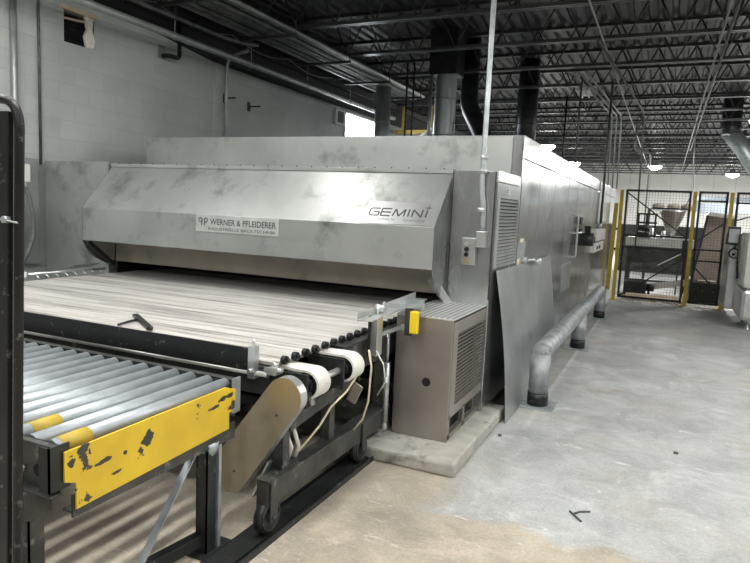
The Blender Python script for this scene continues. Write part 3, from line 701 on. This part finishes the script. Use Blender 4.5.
# side frames
for x0,x1 in ((-1.635,-1.62),(-5.09,-5.07)):
    MB().box(x0,x1,3.14,4.55,.62,.795).build('side_frame',M['frame'],oc)
MB().box(-1.68,-1.60,3.14,4.5,.795,.803).build('frame_flange',M['frame'],oc)
MB().box(-5.0,-1.70,2.58,4.5,.57,.62).build('under_belt_shade',M['blackmat'],oc)  # matt black slab stands in for the darkness under the belt
# front rail + guard
MB().box(-4.95,-1.70,2.53,2.58,.655,.80).build('front_rail',M['darkmetal'],oc,bevel=.004)
g=MB().box(-5.0,-1.80,2.50,2.512,.775,.888).build('front_guard',M['black'],oc)
MB().cyl((-4.98,2.515,.765),(-1.70,2.515,.765),.014,10).build('guard_rod',M['steelbright'],oc)
mb=MB(); mb.box(-1.802,-1.765,2.49,2.53,.74,.90); mb.cyl((-1.783,2.51,.90),(-1.783,2.51,.935),.007,8); mb.cyl((-1.783,2.47,.78),(-1.783,2.52,.78),.012,8); mb.build('guard_bracket',M['steelbright'],oc)
# white drive belts around the two nose sprockets
def ribbon(y0,y1,cx,cz,r,xl,name='drive_belt'):
    path=[(xl,cz+r)]+[(cx+r*math.sin(a),cz+r*math.cos(a)) for a in [PI*i/16 for i in range(17)]]+[(cx-.35,cz-r)]
    inner=[(xl,cz+r-.012)]+[(cx+(r-.012)*math.sin(a),cz+(r-.012)*math.cos(a)) for a in [PI*i/16 for i in range(17)]]+[(cx-.35,cz-r+.012)]
    mb=MB(); n=len(path); vs=[]
    for y in (y0,y1):
        vs+=[(a,y,b) for a,b in path]+[(a,y,b) for a,b in inner]
    fs=[]
    for i in range(n-1):
        fs+=[(i,i+1,2*n+i+1,2*n+i),(n+i,3*n+i,3*n+i+1,n+i+1),(i,n+i,n+i+1,i+1),(2*n+i,2*n+i+1,3*n+i+1,3*n+i)]
    fs+=[(0,2*n,3*n,n),(n-1,2*n-1,4*n-1,3*n-1)]
    mb.add(vs,fs); return mb.build(name,M['whitebelt'],oc)
NX,NZ,NR=-1.535,.72,.075
for a,b in ((2.60,2.72),(2.985,3.11)):
    ribbon(a,b,NX,NZ,NR,-2.2)
    mb=MB(); mb.cyl((NX,a+.02,NZ),(NX,b-.02,NZ),NR-.028,12); mb.cyl((NX,a-.012,NZ),(NX,b+.012,NZ),.035,12)
    for k in range(8):
        w=2*PI*k/8; mb.bar((NX+.03*math.cos(w),(a+b)/2,NZ+.03*math.sin(w)),(NX+(NR-.012)*math.cos(w),(a+b)/2,NZ+(NR-.012)*math.sin(w)),.03,b-a-.03,(0,1,0))
    mb.build('sprocket',M['black'],oc)
MB().cyl((NX,2.5,NZ),(NX,3.16,NZ),.018,14).build('drive_shaft',M['steelbright'],oc)
for y in (2.56,2.94,3.135):
    MB().box(-1.72,NX+.035,y-.008,y+.008,.62,.785).build('bearing_plate',M['darkmetal'],oc)
# angled carriage arm under nose and rear nose bracket
mb=MB(); mb.bar((-1.80,2.60,.56),(-1.50,2.60,.66),.05,.07); mb.build('nose_arm',M['frame'],oc)
mb=MB(); mb.bar((-1.60,2.54,.53),(-1.60,3.2,.60),.05,.07); mb.build('nose_arm',M['frame'],oc)
# chain guard (stadium, in x-z plane)
def guardpoly():
    tc=Vector((-1.565,.692)); r=.094
    d=(Vector((-1.90,.27))-tc).normalized(); nrm2=Vector((-d.y,d.x))  # d: down-left
    # left tangent point & right tangent point
    a0=math.atan2(nrm2.y,nrm2.x)
    L_=tc-nrm2*r; R_=tc+nrm2*r
    if L_.x>R_.x: L_,R_=R_,L_
    aL=math.atan2(L_.y-tc.y,L_.x-tc.x); aR=math.atan2(R_.y-tc.y,R_.x-tc.x)
    if aR>aL: aR-=2*PI
    pts=[tc+r*Vector((math.cos(aL+(aR-aL)*i/18),math.sin(aL+(aR-aL)*i/18))) for i in range(19)]
    pts+=[Vector((-1.80,.175)),Vector((-1.83,.155)),Vector((-1.895,.15)),Vector((-1.93,.20)),Vector((-1.93,.36))]
    return [(p.x,p.y) for p in pts]
gpoly=guardpoly()
cg=MB().prism(gpoly,(0,2.45,0),(1,0,0),(0,0,1),(0,1,0),.006).build('chain_guard',M['guardtan'],oc)
MB().prism(gpoly,(0,2.456,0),(1,0,0),(0,0,1),(0,1,0),.055).build('guard_rim',M['steelbright'],cg)
for (a,b) in ((-1.60,.60),(-1.84,.27)): MB().cyl((a,2.444,b),(a,2.451,b),.006,8).build('bolt',M['ink'],cg)
mb=MB(); mb.bar((-1.665,2.50,.34),(-1.755,2.50,.14),.01,.035,(0,1,0)); mb.build('hanging_strap',M['steelbright'],oc)
mb=MB(); mb.box(-1.69,-1.64,2.49,2.55,.775,.81); mb.cyl((-1.665,2.52,.80),(-1.655,2.52,.835),.014,8); mb.cyl((-1.72,2.52,.79),(-1.62,2.52,.80),.012,8); mb.build('tensioner',M['steelbright'],oc)
# wheeled base
for x in (-1.62,-4.9):
    mb=MB(); mb.box(x-.03,x+.03,2.38,3.78,.165,.295); mb.box(x-.04,x+.045,2.38,3.78,.285,.297); mb.build('base_beam',M['frame'],oc,bevel=.003)
    for y in (2.56,3.03,3.72):
        mb=MB(); mb.box(x-.045,x+.01,y-.03,y+.03,.297,.64); mb.build('upright',M['frame'],oc,bevel=.002)
    for y in (2.42,3.41):
        mb=MB(); mb.cyl((x-.022,y,.105),(x+.022,y,.105),.082,24); mb.cyl((x-.03,y,.105),(x+.03,y,.105),.03,14)
        pts=arc((x+.022,y,.105),.068,0,2*PI,20,(0,1,0),(0,0,1)); mb.tube(pts,.008,6)
        w=mb.build('wheel',M['darkmetal'],oc)
        mb=MB(); mb.box(x+.034,x+.042,y-.03,y+.03,.09,.30); mb.box(x-.042,x-.034,y-.03,y+.03,.09,.30); mb.cyl((x-.045,y,.105),(x+.05,y,.105),.012,8); mb.build('fork',M['frame'],w)
for y in (2.70,3.72):
    MB().box(-4.87,-1.65,y-.03,y+.03,.17,.29).build('cross_beam',M['frame'],oc,bevel=.003)
MB().bar((-1.62,3.72,.29),(-4.9,3.03,.29),.04,.04).build('tie_bar',M['frame'],oc)
# gas strut, cables
mb=MB(); mb.cyl((-1.575,3.70,.20),(-1.575,3.70,.60),.020,14); mb.cyl((-1.575,3.70,.60),(-1.575,3.70,.80),.010,10); mb.lathe((-1.575,3.70,.145),[(0,0),(.018,.005),(.02,.03),(.012,.06)],10); mb.build('gas_strut',M['steelbright'],oc)
mb=MB(); mb.obox((-1.47,3.02,.585),(1,0,-.45),(0,1,0),(.45,0,1),.028,.006,.055); mb.build('hanging_plate',M['steelwarm'],oc)
def cable(pts,r=.006,mat='white'): return MB().tube(pts,r,8).build('cable',M[mat],oc)
cable([(-1.50,3.10,.66),(-1.50,2.98,.60),(-1.53,2.86,.54),(-1.56,2.80,.45),(-1.6,2.66,.35)],.006,'paper')
cable([(-1.46,3.16,.80),(-1.45,3.18,.70),(-1.46,3.18,.5),(-1.5,3.2,.38),(-1.56,3.2,.30)],.006,'paper')
cable([(-1.72,2.62,.60),(-1.66,2.60,.50),(-1.62,2.62,.38),(-1.66,2.66,.30),(-1.74,2.7,.28)],.012,'white')
cable([(-1.69,2.64,.62),(-1.63,2.64,.50),(-1.60,2.66,.38),(-1.64,2.7,.30),(-1.8,2.8,.22)],.010,'white')
cable([(-1.52,3.4,.74),(-1.48,3.42,.66),(-1.47,3.44,.55),(-1.53,3.46,.45)],.005,'white')
# left edge rail with comb + white knob
mb=MB(); mb.cyl((-5.10,3.75,.872),(-5.10,4.60,.872),.013,10)
for i in range(8):
    y=3.82+i*.1; mb.cyl((-5.10,y,.872),(-5.04,y,.84),.007,6)
mb.build('edge_rail',M['steelbright'],oc)
MB().cyl((-5.10,3.72,.872),(-5.09,3.69,.872),.034,18).build('round_knob',M['white'],oc)
MB().obox((-5.20,4.42,.90),(0,1,0),(1,0,.3),(-.3,0,1),.15,.07,.004).build('edge_tray',M['plate'],oc)
# floor track
mb=MB(); mb.box(-1.74,-1.56,1.9,3.72,0,.006); mb.box(-1.655,-1.595,1.9,3.72,.006,.022); mb.box(-1.57,-1.56,1.9,3.72,.006,.03)
tag(mb.build('floor_track',M['darkmetal']),'dark steel floor track under the conveyor wheels','track')
# tool lying on the belt
mb=MB(); mb.bar((-3.08,3.02,.838),(-2.70,2.76,.838),.035,.018); mb.tube([(-2.95,2.93,.838),(-2.95,2.84,.836),(-2.93,2.74,.834)],.008,8); mb.tube([(-2.72,2.78,.848),(-2.68,2.75,.834)],.008,8)
tag(mb.build('scraper_tool',M['darkmetal']),'small grey bent metal scraper tool lying on the slat conveyor','tool')
# sensor/guide bracket at the belt's right edge
gb=thing('guide_bracket','aluminium guide trough on posts at the right edge of the slat conveyor, with yellow sensor','bracket',(-1.53,3.6,.80))
mb=MB(); mb.bar((-1.60,3.28,.955),(-1.60,4.22,.985),.004,.05); mb.bar((-1.555,3.28,.94),(-1.555,4.22,.965),.09,.005); mb.build('trough',M['steelbright'],gb)
MB().box(-1.575,-1.53,3.42,3.50,.70,.95).build('post',M['steelbright'],gb,bevel=.003)
MB().box(-1.585,-1.575,3.40,3.46,.70,.95).build('post_flange',M['darkmetal'],gb)
MB().bar((-1.55,3.50,.82),(-1.50,3.78,.84),.02,.02).build('cross_rod',M['galv'],gb)
MB().box(-1.475,-1.435,3.72,3.76,.79,.985).build('sensor_post',M['frame'],gb,bevel=.002)
MB().box(-1.435,-1.380,3.70,3.735,.81,.955).build('yellow_sensor',M['yellowclean'],gb,bevel=.006)
MB().bar((-1.50,3.74,.84),(-1.43,3.74,.84),.03,.04).build('sensor_arm',M['galv'],gb)
mb=MB(); mb.box(-1.50,-1.37,3.78,3.785,.945,1.02); mb.cyl((-1.46,3.775,.98),(-1.46,3.765,.98),.008,8); mb.cyl((-1.41,3.775,.98),(-1.41,3.765,.98),.008,8); mb.bar((-1.56,3.55,1.0),(-1.40,3.77,.98),.01,.025); mb.build('mounting_plate',M['galv'],gb)
mb=MB(); mb.cyl((-1.58,3.55,.96),(-1.58,3.55,1.0),.03,14); mb.build('clamp',M['steelbright'],gb)
for (x,y) in ((-1.58,3.62),(-1.57,3.50)): MB().cyl((x,y,.94),(x,y,1.01),.008,8).build('clamp_bolt',M['steelbright'],gb)

# ------------------------------------------------------------------ roller conveyor
rc=thing('roller_conveyor','zinc roller conveyor with a chipped yellow end board in the left foreground','conveyor',(-2.6,1.9,0))
RY0,RY1=1.40,2.33; RX1=-1.79; pitch=.1; rr=.030; rz=.748
r0=None
for i in range(21):
    x=RX1-.02-i*pitch
    if r0 is None:
        mb=MB(); mb.cyl((x,RY0+.006,rz),(x,RY1-.006,rz),rr,20); mb.cyl((x,RY0-.004,rz),(x,RY1+.004,rz),.007,8)
        r0=mb.build('roller',M['roller'],rc)
    else:
        a=r0.copy(); C.objects.link(a); a.parent=rc; a.location=(-i*pitch,0,random.uniform(-.001,.001))
    if i in (0,2):
        MB().cyl((x,RY0+.03+.02*i,rz),(x,RY0+.15+.02*i,rz),rr+.0012,20).build('yellow_band',M['yellowpost'],rc)
for y,nm in ((RY0-.03,'side_rail'),(RY1,'side_rail')):
    mb=MB(); mb.box(-3.95,-1.755,y,y+.03 if y<2 else y+.004,.765,.772)
    yy=(RY0-.006,RY0) if y<2 else (RY1,RY1+.006)
    mb.box(-3.95,-1.755,yy[0],yy[1],.60,.772)
    if y<2: mb.box(-3.95,-1.755,RY0-.045,RY0,.60,.606)
    else: mb.box(-3.95,-1.755,RY1,RY1+.04,.768,.774)
    mb.build(nm,M['frame'],rc,bevel=.001)
# end plates, black disc for a hole, bolts
mb=MB(); mb.box(-1.80,-1.752,RY0-.05,RY0-.044,.62,.775); mb.box(-1.758,-1.752,RY0-.05,RY0+.03,.62,.775); mb.build('end_bracket',M['darkmetal'],rc)
mb=MB(); mb.box(-1.758,-1.750,RY1-.02,RY1+.035,.62,.785); mb.build('end_bracket',M['galv'],rc)
mb=MB(); mb.cyl((-1.86,RY0-.0065,.665),(-1.86,RY0-.009,.665),.022,16); mb.build('hole_shade_disc',M['blackmat'],rc)  # black disc paints the dark inside of a hole
mb=MB()
for x,z in ((-1.93,.66),(-2.02,.65),(-2.15,.66),(-2.0,.72)): mb.cyl((x,RY0-.006,z),(x,RY0-.018,z),.012,8)
mb.build('bolt',M['steelbright'],rc)
# yellow board (in y-z plane), notched ends
yb=[(1.40,.555),(1.47,.555),(1.47,.505),(2.30,.505),(2.33,.54),(2.33,.60),(2.385,.60),(2.385,.70),(2.36,.765),(1.43,.742),(1.36,.725),(1.36,.58)]
yb=[(1.402,.643),(1.447,.626),(1.447,.530),(2.275,.560),(2.275,.635),(2.312,.645),(2.32,.738),(2.245,.762),(1.402,.748)]
MB().prism(yb,(-1.750,0,0),(0,1,0),(0,0,1),(1,0,0),.008).build('end_board',M['yellow'],rc,bevel=.001)
mb=MB(); mb.box(-1.80,-1.755,1.44,2.33,.515,.523); mb.box(-1.760,-1.752,1.44,2.33,.50,.58); mb.build('cross_member',M['frame'],rc)
# legs: far pair with channel, near pair with bracket
for x,xn in ((-1.785,-1.90),(-3.5,-3.5)):
    mb=MB(); mb.box(x-.03,x+.03,2.14,2.146,.01,.53); mb.box(x-.03,x-.024,2.14,2.20,.01,.53); mb.box(x+.024,x+.03,2.14,2.20,.01,.53)
    l=mb.build('leg',M['darkmetal'],rc)
    mb=MB(); mb.box(x+.01,x+.035,2.215,2.235,.01,.50); mb.build('leg_insert',M['galv'],l)
    mb=MB(); mb.lathe((x,2.18,.46),[(.03,0),(.042,.02),(.05,.06),(.0,.065)],14); mb.build('leg_cap',M['galv'],l)
    xf=x; x=xn
    mb=MB(); mb.box(x-.03,x+.03,1.36,1.366,.01,.53); mb.box(x-.03,x-.024,1.36,1.42,.01,.53); mb.box(x+.024,x+.03,1.36,1.42,.01,.53)
    l=mb.build('leg',M['frame'],rc)
    mb=MB(); mb.box(x-.045,x+.045,1.335,1.44,.50,.60); mb.cyl((x,1.335,.55),(x,1.32,.55),.016,8); mb.build('leg_bracket',M['frame'],l,bevel=.004)
    mb=MB(); mb.bar((xf,2.25,.07),(xn,1.40,.07),.05,.055); mb.build('floor_rail',M['darkmetal'],rc,bevel=.002)
    mb=MB(); mb.box(xf-.05,xf+.05,2.10,2.30,0,.01); mb.build('foot_plate',M['darkmetal'],rc)
    mb=MB(); mb.box(x-.05,x+.05,1.33,1.45,0,.01); mb.build('foot_plate',M['darkmetal'],rc)
mb=MB(); mb.bar((-1.80,2.11,.50),(-1.80,1.72,.05),.006,.035,(1,0,0)); mb.build('diagonal_brace',M['galv'],rc)
# drive pan beneath
MB().box(-3.95,-2.5,1.5,2.3,.50,.51).build('under_pan',M['darkmetal'],rc)

# ------------------------------------------------------------------ black tube frame at far left
tf=thing('black_tube_frame','tall black tubular guard frame cut by the left picture edge in the foreground','guard frame',(-1.72,1.2,0))
T0=-1.72
mb=MB(); mb.tube(route([(T0,1.2,0),(T0,1.2,1.855),(T0-.9,1.2,1.855),(T0-.9,1.2,0)],.085,8),.0132,14); mb.build('frame_tube',M['black'],tf)
mb=MB(); mb.box(T0-.075,T0-.026,1.185,1.215,0,1.82); mb.build('flat_post',M['black'],tf,bevel=.003)
mb=MB(); mb.box(T0-.08,T0+.02,1.15,1.25,-.002,.006); mb.build('foot_plate',M['black'],tf)
mb=MB()
for i in range(60): mb.box(T0-.9,T0-.075,1.2-.001,1.2+.001,.10+i*.0285,.102+i*.0285)
for i in range(28): mb.box(T0-.88+i*.0285,T0-.878+i*.0285,1.2-.001,1.2+.001,.05,1.82)
mb.build('wire_mesh',M['black'],tf)
mb=MB(); mb.box(T0-.024,T0-.020,1.199,1.201,.1,1.80)
for i in range(58): mb.box(T0-.026,T0-.012,1.199,1.201,.12+i*.029,.1225+i*.029)
mb.build('mesh_edge',M['conduit'],tf)
mb=MB(); mb.cyl((T0-.03,1.19,1.52),(T0-.03,1.172,1.52),.010,12); mb.cyl((T0-.055,1.18,1.52),(T0+.02,1.18,1.515),.003,8); mb.build('latch_bolt',M['galv'],tf)
tf.rotation_euler.y=.038

# ------------------------------------------------------------------ mesh fence with yellow posts
FY=13.3
fe=thing('mesh_fence','black wire mesh safety fence with yellow posts across the aisle end','fence',(.1,FY,0))
for x in (-.84,.44,1.05,2.35):
    MB().box(x-.033,x+.033,FY-.033,FY+.033,0,2.17).build('yellow_post',M['yellowpost'],fe,bevel=.004)
    MB().box(x-.08,x+.08,FY-.08,FY+.08,0,.012).build('base_plate',M['yellowpost'],fe)
def panel(x0,x1,mids,diags,kind='mesh_panel'):
    mb=MB(); t=.02
    mb.box(x0,x0+2*t,FY-t,FY+t,.06,2.16); mb.box(x1-2*t,x1,FY-t,FY+t,.06,2.16)
    mb.box(x0,x1,FY-t,FY+t,2.14,2.18); mb.box(x0,x1,FY-t,FY+t,.06,.10)
    for z in mids: mb.box(x0,x1,FY-t,FY+t,z-t*.8,z+t*.8)
    for a in diags: mb.bar((a[0],FY,a[1]),(a[2],FY,a[3]),.025,.025)
    p=mb.build(kind,M['black'],fe)
    mb=MB(); n=int((x1-x0)/.05)
    for i in range(1,n): mb.box(x0+(x1-x0)*i/n-.0016,x0+(x1-x0)*i/n+.0016,FY-.0016,FY+.0016,.08,2.16)
    for i in range(1,42): mb.box(x0,x1,FY+.002,FY+.005,.08+i*.05-.0016,.08+i*.05+.0016)
    mb.build('wire_mesh',M['black'],p)
panel(-.77,.38,(1.30,1.06),((-.77,2.14,.38,1.28),(-.75,.08,.38,.92)))
panel(.50,.99,(2.0,1.09,.88),((.5,1.22,.99,1.62),(.5,.8,.99,.3)))
panel(1.12,2.28,(1.98,1.1),((1.12,1.65,2.28,2.1),))
MB().box(.30,.40,FY-.06,FY-.02,.95,1.25).build('lock_box',M['black'],fe)
gp2=thing('yellow_gate_post','shorter leaning yellow post beside the oven end, left of the mesh fence','post',(-1.10,15.2,0))
MB().bar((-1.10,15.2,0),(-1.06,15.2,1.95),.09,.09,(0,1,0)).build('post',M['yellowpost'],gp2)
mb=MB(); mb.box(-1.05,-.90,15.16,15.24,1.35,1.40); mb.box(-1.05,-.9,15.16,15.24,.9,.95); mb.build('crossbar',M['black'],gp2)

# ------------------------------------------------------------------ machines behind the fence
dm=thing('dough_machine','steel dough machine with conical hopper behind the mesh fence','machine',(-.1,16,0))
MB().lathe((.10,16,0),[(.0,1.25),(.07,1.25),(.09,1.30),(.27,1.80),(.28,1.84),(.26,1.84),(.08,1.32)],28).build('hopper',M['steelwarm'],dm)
MB().box(-.82,.60,15.6,16.5,1.00,1.20).build('table_body',M['steelbright'],dm,bevel=.02)
mb=MB(); mb.prism([(-.8,1.0),(.6,1.0),(.45,.72),(-.7,.66)],(0,15.65,0),(1,0,0),(0,0,1),(0,1,0),.8); mb.build('belly',M['frame'],dm)
for x in (-.78,.42):
    for y in (15.62,16.42): MB().box(x,x+.07,y,y+.07,0,1.0).build('leg',M['frame'],dm)
for z in (.62,.48,.2): MB().box(-.75,.45,15.62,15.68,z,z+.05).build('cross_rail',M['frame'],dm)
MB().box(-.2,.4,15.9,16.3,1.2,1.26).build('hopper_base',M['steelbright'],dm)
mb=MB(); mb.box(-.62,-.22,15.9,16.2,1.2,1.32)
for x in (-.62,-.45,-.26): mb.box(x,x+.04,15.9,15.94,1.32,1.75)
mb.box(-.62,-.2,15.9,15.94,1.72,1.76); mb.box(-.62,-.2,15.9,15.94,1.52,1.56); mb.build('drive_frame',M['darkmetal'],dm)
MB().cyl((-.58,15.85,1.42),(-.28,15.85,1.42),.07,14).build('motor',M['darkmetal'],dm)
MB().tube(route([(-.35,15.9,1.88),(.44,15.9,1.88),(.44,15.9,1.2)],.04),.016,8).build('pipe_frame',M['black'],dm)
MB().box(.40,.46,15.85,15.9,1.72,1.95).build('lever',M['yellowpost'],dm)
for i,x in enumerate((-.30,-.05)): MB().cyl((x,15.75,1.2),(x,15.75,1.42-.05*i),.05,14).build('valve',M['steelbright'],dm)
ch=thing('discharge_chute','pale metal chute slanting on the floor under the dough machine','chute',(.2,15,0))
mb=MB(); mb.obox((.10,14.7,.22),(1,0,.22),(0,1,0),(-.22,0,1),.42,.18,.02); mb.obox((.10,14.52,.27),(1,0,.22),(0,1,0),(-.22,0,1),.42,.006,.06); mb.build('tray',M['steelbright'],ch)
mb=MB(); mb.box(-.25,-.2,14.6,14.8,0,.13); mb.box(.38,.43,14.6,14.8,0,.27); mb.build('leg',M['frame'],ch)
mb=MB(); mb.bar((-.1,15.2,.62),(.42,15.2,.95),.14,.02); mb.build('guard_flap',M['white'],ch)
mb=MB(); mb.bar((.30,15.2,0),(.30,15.2,.84),.03,.03); mb.build('stand',M['frame'],ch)
bx=thing('drive_unit','low black drive unit on the floor at the left foot of the dough machine','machine',(-.45,14.4,0))
MB().box(-.72,-.28,14.3,14.75,.02,.30).build('housing',M['darkmetal'],bx,bevel=.02)
MB().cyl((-.28,14.5,.18),(-.12,14.5,.18),.08,16).build('motor',M['black'],bx)
for i,(x,z) in enumerate(((-.12,1.86),(.06,1.88),(.22,1.87))):
    mb=MB(); vs=[]; mb.lathe((x*1.9,17.2,1.90),[(0,0),(.12,.01),(.15,.05),(.13,.11),(.0,.13)],14)
    tag(mb.build('flour_sack',M['beige']),'pale flour sack in the row on the rack behind the hopper','sack','flour sacks behind the hopper')
rk=thing('storage_rack','grey storage rack behind the dough hopper carrying pale sacks','rack',(.1,17.2,0))
MB().box(-.45,.6,17.0,17.45,1.86,1.90).build('shelf',M['galv'],rk)
for x in (-.45,.55):
    for y in (17.0,17.40): MB().box(x,x+.05,y,y+.05,0,1.86).build('upright',M['frame'],rk)
# tilted tan conveyor hood
ic=thing('incline_conveyor','tall tan panelled incline conveyor behind the right fence panel','conveyor',(1,16,0))
mb=MB(); mb.prism([(.62,.25),(1.32,.25),(1.32,1.70),(.80,1.78)],(0,15.6,0),(1,0,0),(0,0,1),(0,1,0),.5); mb.build('side_panel',M['tan'],ic,bevel=.01)
mb=MB(); mb.prism([(.76,1.76),(1.36,1.70),(1.36,1.76),(.84,1.84)],(0,15.55,0),(1,0,0),(0,0,1),(0,1,0),.6); mb.build('top_cover',M['steelbright'],ic)
mb=MB(); mb.box(.60,1.6,15.4,16.2,.0,.25); mb.build('base',M['black'],ic)
mb=MB(); mb.bar((.80,15.55,1.76),(.60,15.55,.3),.05,.05,(0,1,0)); mb.build('edge_profile',M['darkmetal'],ic)
cr=thing('floor_conveyor','low black conveyor with beige trays behind the right fence panel','conveyor',(.85,14.2,0))
mb=MB(); mb.box(.52,1.05,13.9,14.6,.05,.42); mb.build('frame',M['black'],cr,bevel=.01)
for i in range(2): MB().box(.66+.18*i,.80+.18*i,13.95,14.2,.42,.46).build('tray',M['beige'],cr)
MB().box(.50,1.07,13.85,14.65,0,.05).build('base_frame',M['darkmetal'],cr)
# far overhead ducts
mb=MB(); mb.box(.8,6,24,24.9,1.95,2.25)
for x in (1.2,3.5,5.7): mb.box(x,x+.06,24.4,24.46,0,1.95)
tag(mb.build('overhead_conveyor',M['farblue']),'long blue grey raised conveyor box in front of the far wall','conveyor')
mb=MB(); mb.box(.9,5,28,28.6,2.45,2.62)
for x in (1.0,4.9): mb.box(x,x+.06,28.2,28.26,0,2.45)
tag(mb.build('cable_tray',M['farblue']),'thin blue grey tray above the raised conveyor box by the far wall','tray')
mb=MB(); mb.box(-1.3,1.0,21,21.8,0,1.45); tag(mb.build('far_cabinet',M['frame'],bevel=.02),'dark grey cabinet seen through the fence behind the dough machine','cabinet')

# ------------------------------------------------------------------ packing machine at right
pm=thing('packing_machine','stainless steel packing machine with rounded corner and screen at the right picture edge','machine',(1.35,11.6,0))
MB().box(.99,1.42,12.0,13.1,.18,1.44).build('side_cabinet',M['steelbright'],pm,bevel=.02)
MB().box(1.12,1.24,11.99,12.0,.70,.85).build('side_label',M['white'],pm)
mb=MB()
for z in (1.20,1.10): mb.cyl((1.05,12.0,z),(1.05,11.98,z),.022,10)
mb.build('button',M['black'],pm)
MB().box(1.12,2.4,10.95,11.9,.14,.62).build('front_body',M['steelbright'],pm,bevel=.06)
MB().box(1.11,2.4,10.9,11.95,.62,1.50).build('rounded_guard',M['white'],pm,bevel=.10)
MB().box(1.24,2.2,10.88,10.9,.95,1.45).build('window_pane',M['darkmetal'],pm)
mb=MB(); mb.box(1.09,1.11,11.3,11.8,.70,1.42); mb.build('door_edge',M['steel'],pm)
mn=MB().prism([(0,0),(.20,0),(.20,.30),(.03,.30)],(.90,11.72,1.26),(1,0,0),(0,0,1),(0,1,0),.22).build('screen_housing',M['darkmetal'],pm,bevel=.01)
MB().box(.935,1.08,11.70,11.72,1.30,1.52).build('screen',M['plate'],mn)
MB().bar((1.05,11.92,1.40),(1.15,12.1,1.40),.05,.05).build('screen_arm',M['frame'],pm)
mb=MB(); mb.tube(arc((1.03,11.62,1.13),.075,0,2*PI,20,(1,0,0),(0,0,1)),.012,8); mb.tube([(1.03,11.62,1.205),(1.05,11.75,1.28)],.01,8); mb.build('coiled_cable',M['rubber'],pm)
mb=MB(); mb.box(1.07,1.11,11.6,11.65,1.0,1.45); mb.build('cable_post',M['frame'],pm)
mb=MB(); mb.cyl((1.09,11.3,.80),(1.06,11.3,.80),.05,14); mb.tube([(1.07,11.3,.84),(1.05,11.25,1.02)],.014,8); mb.build('hand_wheel',M['black'],pm)
for x,y in ((1.26,11.05),(1.26,11.8),(2.2,11.05),(2.2,11.8),(1.06,12.9),(1.36,12.9)):
    MB().lathe((x,y,0),[(0,0),(.05,0),(.05,.02),(.018,.035),(.018,.2),(0,.2)],14).build('levelling_foot',M['steelbright'],pm)

# ------------------------------------------------------------------ debris
mb=MB(); random.seed(3)
for i in range(160):
    x=random.uniform(-.75,1.0); y=random.uniform(12.9,14.0) ; s=random.uniform(.01,.05)
    mb.obox((x,y,s*.15),(math.cos(i),math.sin(i),0),(-math.sin(i),math.cos(i),0),(0,0,1),s,s*random.uniform(.3,1),s*.15)
tag(mb.build('flour_crumbs',M['flour']),'scattered flour and dough crumbs on the floor at the fence foot','crumbs',kind='stuff')
pa=thing('wooden_pallet','flat wooden pallet lying on the floor just behind the mesh fence','pallet',(0,14,0))
mb=MB()
for i in range(6): mb.box(-.65,.45,13.45+i*.13,13.54+i*.13,.05,.07)
mb.build('deck_boards',M['wood'],pa)
mb=MB()
for x in (-.64,-.14,.36): mb.box(x,x+.08,13.45,14.2,0,.05)
mb.build('stringers',M['wood'],pa)
for (pts,l) in (([(-.315,3.42,.004),(-.29,3.46,.004),(-.24,3.49,.004)],'small dark twig shaped scrap on the near floor, the bent upper one'),([(-.34,3.44,.004),(-.27,3.35,.004)],'small dark straight scrap on the near floor beside the bent one')):
    tag(MB().tube(pts,.006,6).build('floor_scrap',M['ink']),l,'scrap')
tag(MB().cyl((.20,4.72,0),(.20,4.72,.01),.016,12).build('bottle_cap',M['ink']),'tiny round dark cap on the aisle floor','cap')
tag(MB().cyl((-.96,4.40,0),(-.96,4.40,.01),.014,12).build('bottle_cap',M['ink']),'tiny dark cap on the floor beside the concrete plinth','cap')

# ------------------------------------------------------------------ camera
cam=bpy.data.cameras.new('camera'); co=bpy.data.objects.new('camera',cam); C.objects.link(co)
cam.sensor_width=36; cam.lens=628.7175/750*36; cam.clip_start=.05; cam.clip_end=200
Rm=((0.9065771,0.08954253,-0.41243193),(0.41962946,-0.08694378,0.90352194),(0.04504525,-0.99218089,-0.11639592))
co.matrix_world=Matrix(((Rm[0][0],-Rm[0][1],-Rm[0][2],0),(Rm[1][0],-Rm[1][1],-Rm[1][2],0),(Rm[2][0],-Rm[2][1],-Rm[2][2],1.6),(0,0,0,1)))
bpy.context.scene.camera=co
w=bpy.data.worlds.new('world'); bpy.context.scene.world=w; w.use_nodes=True
w.node_tree.nodes['Background'].inputs[0].default_value=(.6,.7,.8,1); w.node_tree.nodes['Background'].inputs[1].default_value=.3
vsx=bpy.context.scene.view_settings; vsx.view_transform='Standard'; vsx.look='None'; vsx.gamma=1; vsx.exposure=0; vsx.use_curve_mapping=False
